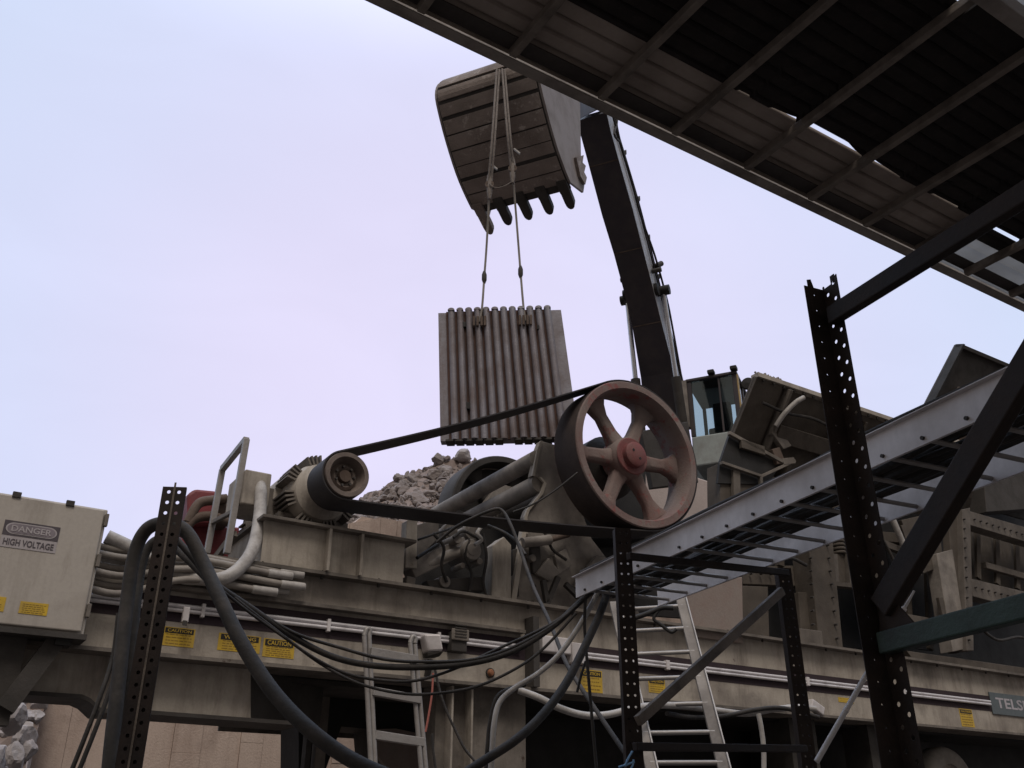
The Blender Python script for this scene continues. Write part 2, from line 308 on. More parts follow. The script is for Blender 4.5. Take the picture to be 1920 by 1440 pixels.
# board-formed retaining wall: real vertical boards as slightly stepped strips
wall = thing('retaining_wall', 'pinkish board formed concrete retaining wall behind the crusher plant', 'wall', W(1, WV, 0))
prof = [(uz(x, y, WV)) for x, y in ((50, 1440), (83, 1310), (130, 1235), (450, 1085), (640, 994), (678, 963))]
prof[0] = (prof[1][0], 0.0)
def wall_top(u):
    for (a, za), (c, zc) in zip(prof[1:], prof[2:]):
        if a <= u <= c: return za + (zc - za) * (u - a) / (c - a)
    return prof[-1][1] if u > prof[-1][0] else prof[1][1]
wm = MB(); u = prof[1][0]; k = 0; rnd = random.Random(3)
while u < 22:
    wd = rnd.uniform(0.26, 0.62); d = rnd.uniform(0, 0.02); z1a, z1b = wall_top(u), wall_top(u + wd)
    zz0 = 0.0; hj = 1.2 + rnd.uniform(0, 1.6)
    while zz0 < min(z1a, z1b) - .05:
        if zz0 + hj > min(z1a, z1b) - .4: top = (z1a, z1b)
        else: top = (zz0 + hj, zz0 + hj)
        dd = d + rnd.uniform(0, .012)
        wm.prism([W(u + .003, WV + dd, zz0), W(u + wd - .002, WV + dd, zz0), W(u + wd - .002, WV + dd, top[1] - .003), W(u + .003, WV + dd, top[0] - .003)], VH * (0.3 - dd))
        if top != (zz0 + hj, zz0 + hj): break
        zz0 += hj; hj = rnd.uniform(1.8, 2.6)
    u += wd; k += 1
wm.build('board_face', WALLC, wall)
bk_ = MB()
for (ua_, za_), (ub_, zb_) in zip(prof[1:], prof[2:] + [(24, prof[-1][1])]):
    if ub_ > ua_: bk_.prism([W(ua_ + .03, WV + .05, 0), W(ub_ + .03, WV + .05, 0), W(ub_ + .03, WV + .05, zb_ - .03), W(ua_ + .03, WV + .05, za_ - .03)], VH * .36)
bk_.build('wall_core', WALLC, wall)
tm = MB(); rnd = random.Random(5)
for i in range(70):
    uu = rnd.uniform(prof[1][0] + .2, 14); zz = 0.9 + 0.75 * rnd.randrange(0, 6)
    if zz < wall_top(uu) - .2: tm.cyl(W(uu, WV - .01, zz), W(uu, WV + .2, zz), 0.018, 8)
tm.build('tie_hole', DARKST, wall)

def rock(mb, c, r, rnd):
    bm = bmesh.new(); bmesh.ops.create_icosphere(bm, subdivisions=3 if r > .1 else 2 if r > .05 else 1, radius=1)
    sx = [rnd.uniform(.65, 1.25) for _ in range(3)]
    planes = [(V((rnd.gauss(0, 1), rnd.gauss(0, 1), rnd.gauss(0, 1))).normalized(), rnd.uniform(.5, .85)) for _ in range(9)]
    vs = []
    for v in bm.verts:
        p = v.co.copy()
        for n_, d_ in planes:
            e = p.dot(n_) - d_
            if e > 0: p -= n_ * e
        p *= rnd.uniform(.93, 1.06)
        vs.append(V(c) + V((p.x * sx[0], p.y * sx[1], p.z * sx[2])) * r)
    fs = [tuple(v.index for v in f.verts) for f in bm.faces]; bm.free(); mb.add(vs, fs)
# heap beyond the wall: a noisy slope under loose rock
sky_px = [(560, 1010), (640, 962), (700, 918), (740, 893), (800, 872), (822, 858), (870, 850), (895, 856), (930, 862), (985, 872), (1060, 880), (1180, 900), (1330, 905), (1480, 930)]
def crest(x):
    for (a, ya), (c, yc) in zip(sky_px, sky_px[1:]):
        if a <= x <= c: return ya + (yc - ya) * (x - a) / (c - a)
    return sky_px[-1][1]
hm = MB(); NX, NR = 60, 14; rnd = random.Random(11); hv = []
def heap_pt(x, t):
    top = onY(x, crest(x) + 6, 17.5); u = top.dot(UH) ; bot = W(u - 1.0, WV + .3, BZ - 0.1)
    return bot.lerp(top, t)
for i in range(NX + 1):
    x = 562 + (1470 - 562) * i / NX
    for j in range(NR + 1):
        p = heap_pt(x, j / NR); hv.append(p + V((rnd.uniform(-.08, .08), rnd.uniform(-.08, .08), rnd.uniform(-.1, .06))))
    q = heap_pt(x, 1.0); hv.append(q + VH * 5 - ZH * 4.5)
R_ = NR + 2
hm.add(hv, [(i * R_ + j, (i + 1) * R_ + j, (i + 1) * R_ + j + 1, i * R_ + j + 1) for i in range(NX) for j in range(R_ - 1)])
hm.build('rubble_slope', SOIL, kind='structure')
rm = MB()
for i in range(2200):
    x = rnd.uniform(565, 1460); t = rnd.random() ** 0.8
    r = rnd.choice((.02, .03, .03, .04, .05, .06, .08, .12)) * rnd.uniform(.8, 1.3)
    rock(rm, heap_pt(x, t) - ZH * r * .05, r, rnd)
tag(rm.build('loose_rubble', ROCK, kind='stuff'), 'loose broken rock covering the heap beyond the concrete wall', 'rubble')
bl = [(820, 858, .13, 'angular boulder at the left shoulder of the rubble heap crest'), (868, 850, .20, 'largest pale boulder on the peak of the rubble heap'),
      (838, 857, .10, 'small dark boulder between two bigger ones on the heap crest'), (745, 893, .11, 'small boulder lower down the left slope of the rubble heap')]
for x, y, r, lb in bl:
    k = MB(); rock(k, onY(x, y + 2, 17.3), r, rnd); tag(k.build('boulder', ROCK_L if r > .18 else ROCK), lb, 'boulder', 'boulders on the rubble heap')
# rock bank at the lower left, beside the wall end
rm = MB(); sl = MB()
def bank(a, t): return W(prof[1][0] / WV * (11.4 + 2.3 * t) - .12 * (1 - t) + .35 * max(0, t - .55) - 4.5 * (1 - a), 11.4 + 2.3 * t, 0.2 + 4.4 * t)
sv = [bank(i / 12, j / 8) + V((rnd.uniform(-.1, .1), rnd.uniform(-.1, .1), rnd.uniform(-.1, .1))) for i in range(13) for j in range(9)]
sl.add(sv, [(i * 9 + j, (i + 1) * 9 + j, (i + 1) * 9 + j + 1, i * 9 + j + 1) for i in range(12) for j in range(8)])
sl.build('rock_bank', SOIL, kind='structure')
for i in range(3200):
    r = rnd.choice((.02, .03, .04, .05, .06, .08, .11, .15)) * rnd.uniform(.8, 1.2); rock(rm, bank(rnd.random(), rnd.random()) + ZH * r * .2, r, rnd)
tag(rm.build('broken_stone', ROCK_L, kind='stuff'), 'pale broken stone spilling past the end of the concrete wall', 'rubble')
for x, y, r, lb in ((28, 1350, .17, 'pale angular boulder under the electrical cabinet, upper of the pair'), (30, 1418, .19, 'flat grey boulder at the foot of the stone bank by the wall end')):
    k = MB(); rock(k, onv(x, y, 12.1), r, rnd); tag(k.build('boulder', ROCK_L), lb, 'boulder', 'boulders beside the wall end')

# ------------------------------------------------------------------ chassis of the crushing plant
V0 = 7.9; ZT, ZB = 3.69, 2.90
ch = thing('crusher_chassis', 'long dusty beige steel beam chassis with dark stripe carrying the crusher', 'chassis', W(7, 8.5, 0))
MB().ubox(-2.5, 18, V0, V0 + .03, ZB, ZT).build('beam_web', BEIGE, ch)
MB().ubox(1.35, 18, V0 - .13, V0 + .3, ZT, ZT + .03).build('top_flange', BEIGE_D, ch)
MB().ubox(-2.5, 18, V0 - .10, V0 + .3, ZB - .03, ZB).build('bottom_flange', BEIGE_D, ch)
MB().ubox(3.0, 18, 10.4, 10.43, 2.6, ZT).build('rear_beam', BEIGE_D, ch)
MB().ubox(1.35, 18, V0 + .3, 10.4, ZT - .06, ZT - .01).build('light_block_deck', DARKST, ch)  # added deck, blocks light from above to keep the inside dark
MB().ubox(4.9, 18, V0 + .3, 10.4, ZB - .06, ZB - .02).build('light_block_belly', BLACKST, ch)  # black bottom plate added to keep the space beneath dark
zc = onv(1016, 1221, V0)[2]
MB().ubox(-2, 14.6, V0 - .004, V0, zc - .105, zc + .10).build('paint_stripe', BAND, ch)
MB().ubox(5.2, 5.27, V0 - .16, V0 - .005, ZB + .0, ZT - .12).build('beam_stiffener', DARKST, ch)
MB().ubox(1.4, 5.15, V0 - .10, V0 - .005, zc + .135, zc + .165).build('drip_ledge', BEIGE_D, ch)
mbs = MB()
for uu in [1.9 + .55 * i for i in range(28)]: mbs.cyl(W(uu, V0 - .07, ZT - .03), W(uu, V0 - .07, ZT + .05), .014, 8)
mbs.build('flange_bolt', DARKST, ch)
# belly of the gooseneck at the left, set back under the beam
plate(8.02, [(-80, 1165), (250, 1195), (470, 1215), (470, 1349), (280, 1334), (186, 1330), (166, 1311), (150, 1304), (60, 1298), (0, 1296), (-80, 1292)], .04).build('gooseneck_plate', BEIGE, ch)
q1, q2, q3, q4 = onv(468, 1222, 8.06), onv(468, 1349, 8.06), onv(600, 1357, 8.5), onv(612, 1248, 8.5)
MB().prism([q1, q2, q3, q4], VH * .04).build('gooseneck_return', DARKST, ch)
gp = [(-80, 1292), (0, 1296), (60, 1298), (150, 1304), (166, 1311), (186, 1330), (280, 1334), (560, 1355), (590, 1358)]
mb = MB(); gw = Q(8.06, gp[:-1])
for a_, c_ in zip(gw, gw[1:]):
    mb.prism([a_ - VH * .08, c_ - VH * .08, c_ - VH * .08 - ZH * .03, a_ - VH * .08 - ZH * .03], VH * .5)
mb.build('gooseneck_flange', DARKST, ch)
MB().ubox(-2.5, 4.6, 8.26, 9.0, ZB - .07, ZB - .03).build('gooseneck_deck', DARKST, ch)
# legs under the beam
u0, _ = uz(818, 1300, 8.0); u1, _ = uz(985, 1300, 8.0)
leg = MB().ubox(u0, u1, 8.0, 8.3, 0, ZB - .03).build('support_leg', BEIGE_D, ch)
mb = MB()
for xx in (845, 882): uu, _ = uz(xx, 1320, 7.9); mb.ubox(uu, uu + .02, 7.88, 7.999, 0, ZB - .04)
mb.build('leg_rib', BEIGE, leg)
for xx in (1478, 1625):
    u0, _ = uz(xx, 1400, 8.1); MB().ubox(u0, u0 + .45, 8.05, 8.45, 0, ZB - .03).build('support_leg', DARKST, ch)
# black sheet added for the shade under the crusher, hiding the wall
plate(9.3, [(560, 1240), (1500, 1290), (1480, 1800), (900, 1800), (860, 1470), (800, 1440), (705, 1425), (700, 1368), (640, 1362), (590, 1500), (560, 1500)], .5).build('underside_shade', BLACKST, ch)
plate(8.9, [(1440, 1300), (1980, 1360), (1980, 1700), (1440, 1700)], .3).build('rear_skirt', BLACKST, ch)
plate(9.22, [(705, 1367), (742, 1366), (785, 1375), (785, 1460), (735, 1450), (706, 1415)], .06).build('wall_glimpse_plate', PANEL_P, ch)  # added pale plate standing for the concrete wall glimpsed behind
mb = MB(); A_ = onv(575, 1390, 9.0); mb.ubox(A_.dot(UH), A_.dot(UH) + .05, 9.0, 9.1, 0, 3.0); mb.build('chute_post', DARKST, ch)
mb = MB(); mb.ubox(A_.dot(UH) + .1, A_.dot(UH) + .2, 9.0, 9.1, 0, 2.9); mb.build('chute_post', BEIGE_D, ch)
# stickers
VS = V0 - .0005
sticker(ch, VS, 308, 1174, 362, 1215, 'CAUTION', 4, .28)
sticker(ch, VS, 411, 1186, 486, 1226, 'WARNING', 4, .34)
sticker(ch, VS, 495, 1196, 550, 1236, 'CAUTION', 5, .36)
sticker(ch, VS, 1088, 1254, 1130, 1300, 'CAUTION', 4, .26)
sticker(ch, VS, 1215, 1271, 1248, 1301, 'CAUTION', 4, .30)
sticker(ch, VS, 1571, 1307, 1601, 1319, None, 2, .0)
sticker(ch, VS, 1797, 1328, 1828, 1364, 'CAUTION', 5, .22)
u0, z1 = uz(1854, 1297, V0 - .02); _, z0 = uz(1858, 1338, V0 - .02); u1 = u0 + 1.75
npl = rect('name_plate', u0, u1, z0, z1, V0 - .004, .014, PLATE_T, ch, .004)
lettering('TELSMITH', uz(1866, 1320, V0)[0], uz(1968, 1330, V0)[0], z0 + (z1 - z0) * .3, z1 - (z1 - z0) * .22, V0 - .0195, STK_W, npl)
# conduits on the beam face
ct = thing('beam_conduit', 'pair of bright steel conduits clipped along the striped chassis beam, left run', 'conduit', W(3, V0 - .05, zc), 'conduits along the chassis beam')
for dz in (.019, -.018): MB().cyl(W(-1, V0 - .03, zc + dz), W(5.12, V0 - .03, zc + dz), .0175, 14).build('conduit_tube', CONDUIT, ct, smooth=True)
for uu in (.9, 2.0, 3.1, 4.2): MB().ubox(uu, uu + .03, V0 - .055, V0 - .005, zc - .055, zc + .055).build('clip', GALV, ct, .004)
ct = thing('beam_conduit', 'pair of bright steel conduits along the striped beam right of the stiffener', 'conduit', W(9, V0 - .05, zc), 'conduits along the chassis beam')
NPU = uz(1854, 1297, V0 - .02)[0] - .04
for dz in (.019, -.018): MB().cyl(W(5.75, V0 - .03, zc + dz), W(NPU, V0 - .03, zc + dz), .0175, 14).build('conduit_tube', CONDUIT, ct, smooth=True)
MB().ubox(5.7, 5.86, V0 - .12, V0 - .005, zc - .1, zc + .1).build('junction_box', GALV, ct, .008)
for uu in (7.0, 9.2, 11.0): MB().ubox(uu, uu + .05, V0 - .055, V0 - .005, zc - .05, zc + .05).build('clip', GALV, ct, .004)
mb = MB(); mb.ubox(5.35, 5.7, V0 - .10, V0 - .005, zc - .02, zc + .14)
tag(mb.build('junction_box', GALV, bevel=.012), 'small pale junction box beside the beam stiffener', 'box')
# flood light, boxes, lamp on the beam
fl = thing('flood_light', 'pale angled floodlight clamped over the conduits beside the tubular ladder', 'lamp', onv(808, 1205, 7.75))
p = onv(795, 1188, 7.78); MB().prism([p, p + UH * .13 - VH * .08, p + UH * .17 - VH * .08 - ZH * .15, p + UH * .05 - ZH * .16], VH * .12).build('lamp_housing', GALV, fl, .02)
MB().prism([p + UH * .04 - ZH * .165, p + UH * .17 - VH * .08 - ZH * .155, p + UH * .17 - ZH * .19, p + UH * .05 - ZH * .20], VH * .1).build('lamp_visor', DARKST, fl, .005)
MB().bar(p + UH * .1 - ZH * .22 + VH * .04, p + UH * .1 - ZH * .36 + VH * .1, .05, .03).build('bracket', DARKST, fl)
jb = thing('junction_box', 'small square grey junction box with louvred cover above the conduits', 'box', onv(863, 1205, V0 - .1))
u0, z1 = uz(848, 1177, V0 - .12); u1, z0 = uz(880, 1203, V0 - .12)
MB().ubox(u0, u1, V0 - .12, V0 - .1, z0, z1).build('box_cover', BEIGE_D, jb, .01)
MB().ubox(u0 + .01, u1 - .01, V0 - .099, V0 - .005, z0 - .1, z1 - .02).build('box_body', DARKST, jb, .01)
mb = MB()
for i in range(5): mb.ubox(u0 + .03, u1 - .03, V0 - .126, V0 - .12, z0 + .03 + i * .027, z0 + .04 + i * .027)
mb.build('louvre', DARKST, jb)
c = onv(918, 1262, V0); ol = thing('marker_lamp', 'small orange round marker lamp on the beam face', 'lamp', c)
MB().lathe(c, VH, [(.0, -.05), (.022, -.046), (.034, -.028), (.036, -.004), (0, -.004)], 20, False).build('lens', ORANGE, ol, smooth=True)
MB().lathe(c, VH, [(.037, -.02), (.046, -.02), (.046, -.002), (.037, -.002)], 20).build('lamp_ring', DARKST, ol, smooth=True)

# ------------------------------------------------------------------ motor base
mbt = thing('motor_stand', 'beige welded box stand with stiffeners carrying the motor', 'machine base', W(3.2, 7.9, ZT + .03))
VB = 7.82
fr = [(495, 976), (758, 1016), (752, 1103), (489, 1066)]
P4 = Q(VB, fr); zt = uz(620, 996, VB)[1]; ul, ur = uz(492, 1020, VB)[0], uz(757, 1058, VB)[0]
MB().ubox(ul, ur, VB, VB + .03, ZT + .03, zt).build('front_plate', BEIGE, mbt)
MB().ubox(ul, ur + .06, VB + 1.0, VB + 1.03, ZT + .03, zt).build('rear_plate', BEIGE, mbt)
MB().ubox(ul, ul + .03, VB + .03, VB + 1.0, ZT + .03, zt).build('end_plate', BEIGE, mbt)
MB().ubox(ur - .03, ur, VB + .03, VB + 1.0, ZT + .03, zt).build('end_plate', BEIGE, mbt)
MB().ubox(ul - .05, ur + .08, VB - .09, VB + 1.1, zt, zt + .028).build('top_flange', BEIGE_D, mbt, .003)
for xx in (609, 670):
    uu = uz(xx, 1030, VB)[0]; MB().ubox(uu, uu + .025, VB - .085, VB - .001, ZT + .032, zt - .001).build('stiffener', BEIGE, mbt)

# ------------------------------------------------------------------ electric motor
mc = onv(652, 889, 7.45); mu, mz = mc.dot(UH), mc.z
mo = thing('electric_motor', 'dusty beige electric motor with cooling fins and terminal box on the box stand', 'motor', W(mu, 8.3, zt + .03))
ax = lambda v: W(mu, v, mz)
MB().lathe(ax(0), VH, [(0, 7.93), (.15, 7.93), (.17, 7.97), (.27, 8.02), (.30, 8.1), (.30, 8.36), (.36, 8.38), (.36, 9.2), (.32, 9.22), (.32, 9.42), (.2, 9.5), (0, 9.5)], 40, False).build('motor_body', BEIGE, mo, smooth=True)
for va, vb in ((8.04, 8.37), (9.21, 9.4)):
  mb = MB()
  for g_ in range(8):
    for k in range(4):
        a = radians(g_ * 45 + 8 + k * 7); d = UH * cos(a) + ZH * sin(a); tdir = -UH * sin(a) + ZH * cos(a)
        mb.box(ax(va) + d * .28 - tdir * .009, tdir * .018, d * .09, VH * (vb - va))
  mb.build('cooling_fin', BEIGE_D, mo)
for sgn in (-1, 1): MB().ubox(mu + sgn * .27 - .08, mu + sgn * .27 + .08, 8.2, 9.3, zt + .029, mz - .2).build('motor_foot', BEIGE_D, mo, .006)
MB().ubox(mu - .04, mu + .04, 8.6, 8.68, mz + .35, mz + .43).build('lifting_eye', BEIGE_D, mo, .015)
MB().cyl(ax(7.7), ax(8.0), .06).build('motor_shaft', DARKST, mo, smooth=True)
tb0 = onv(461, 879, 8.12); tbu, tbz = tb0.dot(UH), tb0.z
tbx = MB().ubox(tbu, tbu + .25, 8.12, 8.62, tbz - .33, tbz).build('terminal_box', BEIGE, mo, .012)
MB().ubox(tbu + .26, mu - .3, 8.4, 8.7, tbz - .3, tbz - .04).build('box_neck', BEIGE_D, mo)
# small pulley
pul = MB().lathe(W(mu, 0, mz), VH, [(.04, 7.56), (.10, 7.52), (.13, 7.55), (.15, 7.52), (.168, 7.45), (.208, 7.45), (.212, 7.47), (.212, 7.83), (.205, 7.85), (.05, 7.85)], 48).build('drive_pulley', PULL, mo, smooth=True)
MB().lathe(W(mu, 0, mz), VH, [(0, 7.5), (.055, 7.5), (.06, 7.54), (0, 7.56)], 20, False).build('pulley_hub', RUST, pul, smooth=True)
mb = MB()
for k in range(7):
    a = 2 * pi * k / 7; q = W(mu + .09 * cos(a), 7.5, mz + .09 * sin(a)); mb.cyl(q, q + VH * .04, .012, 8)
mb.build('pulley_bolt', DARKST, pul)
# grey conduit from the cabinet up to the terminal box
pts = [(487, 903, 8.2), (489, 925, 8.1), (487, 965, 8.0), (480, 1010, 7.85), (466, 1045, 7.75), (440, 1073, 7.7), (410, 1086, 7.7), (370, 1084, 7.75), (330, 1078, 7.8), (250, 1030, 7.8), (200, 1006, 7.8)]
o = MB().tube(smooth_path([onv(x, y, v) for x, y, v in pts], 6), .056, 14)
tag(o.build('motor_conduit', HOSE_L, smooth=True), 'thick pale grey conduit curving up into the motor terminal box', 'conduit')

# ------------------------------------------------------------------ jaw crusher
fc = onv(1198, 849, 7.45); fu, fz = fc.dot(UH), fc.z; RW = .868
jc = thing('jaw_crusher', 'jaw crusher with grey side plate and big dusty red flywheels', 'crusher', W(fu, 9, ZT + .03))
def flywheel(v0, R, width, spoke_front, name='flywheel', mats=(WHEEL, RIM, HUB)):
    C0 = W(fu, v0, fz)
    r1 = MB().lathe(C0, VH, [(R - .085, 0), (R - .01, 0), (R, .012), (R, width - .012), (R - .01, width), (R - .06, width), (R - .10, width * .6), (R - .115, .20), (R - .10, .03)], 72, a=UH).build(name, mats[0], jc, smooth=True)
    MB().lathe(C0, VH, [(R + .003, .02), (R + .006, .03), (R + .006, width - .03), (R + .003, width - .02)], 72, a=UH).build('rim_face', mats[1], r1, smooth=True)
    s0 = spoke_front
    for k in range(6):
        a = radians(4 + 60 * k); d = UH * cos(a) + ZH * sin(a); t = -UH * sin(a) + ZH * cos(a)
        mb = MB(); sec = []
        for rr, hw, dv0, dv1 in ((.15, .11, .0, .17), (.34, .082, .03, .15), (.55, .078, .04, .14), (R - .2, .115, .03, .15), (R - .11, .18, .02, .17)):
            c0 = C0 + d * rr + VH * s0
            sec.append([c0 - t * hw + VH * (dv0 + .03), c0 - t * hw * .6 + VH * dv0, c0 + t * hw * .6 + VH * dv0, c0 + t * hw + VH * (dv0 + .03), c0 + t * hw + VH * dv1, c0 - t * hw + VH * dv1])
        vs = [p for s_ in sec for p in s_]; n = 6
        fs = [(i * n + j, i * n + (j + 1) % n, (i + 1) * n + (j + 1) % n, (i + 1) * n + j) for i in range(len(sec) - 1) for j in range(n)] + [tuple(range(n)), tuple(range((len(sec) - 1) * n, len(sec) * n))]
        mb.add(vs, fs).build('spoke', mats[0], r1, .012, smooth=True)
    MB().lathe(C0, VH, [(0, s0 - .05), (.20, s0 - .05), (.235, s0 - .02), (.25, s0 + .05), (.25, s0 + .2), (0, s0 + .2)], 40, False, a=UH).build('hub', mats[0], r1, .0, smooth=True)
    cap = MB().lathe(C0, VH, [(0, s0 - .14), (.125, s0 - .14), (.145, s0 - .125), (.148, s0 - .06), (.21, s0 - .06), (.22, s0 - .05), (0, s0 - .049)], 32, False, a=UH).build('hub_cap', mats[2], r1, smooth=True)
    for a in (2.5, 5.4):
        q = C0 + VH * (s0 - .1402) + (UH * cos(a) + ZH * sin(a)) * .062; MB().cyl(q - VH * .004, q + VH * .002, .016, 10).build('cap_hole_shade', BLACKST, r1)  # black discs stand for the dark of the cap's two holes
    return r1
flywheel(7.45, RW, .43, .17)
flywheel(10.2, .86, .43, .17, mats=(DARKST, DARKST, DARKST))
MB().lathe(W(fu, 10.5, fz), VH, [(0, 0), (.76, 0), (.76, .03), (0, .03)], 40, False).build('guard_disc', DARKST, jc, smooth=True)
MB().cyl(W(fu, 7.6, fz), W(fu, 10.49, fz), .13, 24).build('eccentric_shaft', DARKST, jc, smooth=True)
MB().lathe(W(fu, 0, fz), VH, [(0, 7.88), (.24, 7.88), (.30, 7.93), (.38, 8.0), (.38, 8.5), (0, 8.5)], 32, False).build('bearing_housing', DARKST, jc, smooth=True)
sp = [(1014, 826), (1043, 834), (1078, 880), (1092, 960), (1110, 1010), (1160, 1075), (1205, 1160), (955, 1140), (965, 1090), (975, 1040), (985, 1000), (984, 968), (988, 956), (1014, 924), (1020, 905), (1011, 894), (998, 892), (1008, 842)]
plate(8.05, sp, .1).build('side_plate', GREYST, jc, .012)
plate(10.3, [(x + 6, y + 6) for x, y in ((880, 965), (930, 900), (985, 915), (1200, 960), (1200, 1080), (850, 1080))], .1).build('side_plate', GREYST, jc, .012)
pr = [onv(x, y, 8.02) for x, y in ((1014, 826), (1008, 842), (998, 892), (1011, 894), (1020, 905), (1014, 924), (988, 956), (984, 968), (985, 1000))]
mb = MB()
for a_, c_ in zip(pr, pr[1:]): mb.prism([a_, c_, c_ + UH * .035, a_ + UH * .035], VH * .028)
mb.build('plate_rim', BEIGE, jc)
for (x, y, r) in ((1006, 860, .095), (1012, 906, .105)):
    p0 = onv(x, y, 8.08); MB().cyl(p0, p0 + VH * 2.35, r, 24).build('cross_tube', GREYST, jc, smooth=True)
plate(9.0, [(822, 972), (1300, 985), (1300, 1160), (740, 1120), (770, 1075)], .06).build('rear_shade_sheet', BLACKST, jc)  # black sheet standing for the shaded interior, hides the wall behind
plate(9.4, [(1203, 808), (1290, 790), (1310, 905), (1225, 915)], .1).build('feed_plate', DARKST, jc, .01)
plate(8.55, [(1075, 872), (1150, 868), (1212, 880), (1212, 1010), (1080, 1010)], .7).build('spoke_shade_block', BLACKST, jc, .02)  # black backing added for the shade between the lower spokes
for (q_, m_) in (([(995, 1010), (1012, 1008), (1016, 1070), (1000, 1075)], DARKST), ([(962, 1030), (972, 1028), (974, 1118), (962, 1120)], DARKST), ([(1040, 1040), (1062, 1028), (1072, 1060), (1048, 1078)], GREYST), ([(800, 1088), (905, 1080), (912, 1108), (806, 1106)], DARKST)):
    plate(8.0, q_, .12).build('bracket', m_, jc, .008)
for (x, y, r_, L_) in ((858, 1010, .05, .3), (900, 1052, .035, .25), (835, 1090, .06, .3), (1000, 1046, .04, .1), (868, 1060, .03, .2)):
    q = onv(x, y, 7.98); MB().cyl(q, q + VH * L_, r_, 14).build('valve_body', GREYST, jc, .006, smooth=True)
for pts in (((812, 1000), (832, 1026), (828, 1060), (838, 1092)), ((880, 1012), (872, 1040), (884, 1075), (880, 1110)), ((905, 1000), (912, 1045), (906, 1090), (914, 1124)), ((850, 1008), (868, 996), (890, 1006), (908, 1018)), ((1004, 990), (1022, 1000), (1036, 1030), (1062, 1050))):
    MB().tube(smooth_path([onv(x, y, 7.96) for x, y in pts], 5), .016, 8).build('grease_line', RUBBER, jc, smooth=True)
# tan upright, gusset, cylinders in front of the crusher
mb = MB().prism(Q(7.95, [(924, 1022), (945, 1006), (959, 1022), (958, 1132), (922, 1126)]), VH * .16); mb.build('guard_post', BEIGE, jc, .008)
mb = MB().prism(Q(8.0, [(763, 976), (783, 968), (782, 1066), (760, 1064)]), VH * .12); mb.build('gusset_post', BEIGE, jc, .006)
mb = MB().prism(Q(8.25, [(783, 984), (823, 970), (823, 1008), (783, 1048)]), VH * .04); mb.build('gusset_plate', GREYST, jc, .006)
p0, p1 = onv(764, 1072, 8.1), onv(868, 1024, 8.2); MB().bar(p0, p1, .16, .17, VH).build('toggle_beam', GREYST, jc, .01)
MB().bar(onv(755, 1092, 8.0), onv(772, 1096, 8.0), .16, .1, VH).build('anchor_block', BEIGE_D, jc, .01)
for x, y, r, v in ((886, 1030, .11, 7.95), (845, 997, .095, 8.35), (886, 996, .1, 8.4)):
    q = onv(x, y, v); MB().lathe(q, VH, [(0, -.01), (r * .55, -.01), (r * .6, 0), (r * .92, 0), (r, .015), (r, .06), (r * .85, .075), (r * .85, .4), (0, .4)], 28, False).build('cylinder_cap', GREYST, jc, smooth=True)
MB().tube(smooth_path([onv(x, y, v) for x, y, v in ((800, 1062, 8.1), (838, 1042, 8.1), (868, 1034, 8.05), (886, 1030, 8.0))], 5), .055, 12).build('oil_line', GREYST, jc, smooth=True)
MB().cyl(onv(784, 1012, 7.9), onv(882, 978, 8.1), .012, 8).build('tension_rod', BLACKST, jc)
MB().cyl(onv(782, 1046, 7.95), onv(822, 1020, 8.1), .018, 8).build('tension_rod', BLACKST, jc)
hc = MB().cyl(onv(979, 1018, 7.95), onv(1031, 1012, 7.95), .055, 16).build('hydraulic_cylinder', GREYST, jc, smooth=True)
MB().cyl(onv(1031, 1012, 7.95), onv(1066, 1002, 7.95), .032, 12).build('cylinder_rod', RUST, hc, smooth=True)
MB().prism(Q(7.96, [(982, 985), (990, 985), (978, 1060), (968, 1130), (958, 1130), (970, 1050)]), VH * .08).build('plate_edge', BEIGE, jc, .005)
MB().prism(Q(7.98, [(1005, 1075), (1030, 1045), (1052, 1075), (1030, 1090)]), VH * .05).build('wear_lug', GREYST, jc, .01)
for a_, c_ in (((1022, 1140), (1046, 1082)), ((1060, 1095), (1085, 1120)), ((1018, 1088), (1025, 1130))):
    MB().bar(onv(*a_, 7.92), onv(*c_, 7.92), .05, .05).build('brace', DARKST, jc)
MB().prism(Q(7.97, [(1075, 1100), (1120, 1040), (1180, 1060), (1160, 1120)]), VH * .07).build('lower_guard', GREYST, jc, .01)
mb = MB()
for x, y in ((1000, 1100), (1010, 1060), (996, 1130), (990, 1075)):
    q = onv(x, y, 8.045); mb.cyl(q, q - VH * .03, .018, 8)
mb.build('plate_bolt', DARKST, jc)
# hose fittings by the tensioner
q = [onv(x, y, 7.9) for x, y in ((905, 985), (895, 1000), (903, 1012), (890, 1022))]
MB().tube(smooth_path(q, 4), .02, 8).build('grease_fitting', HOSE_L, jc, smooth=True)

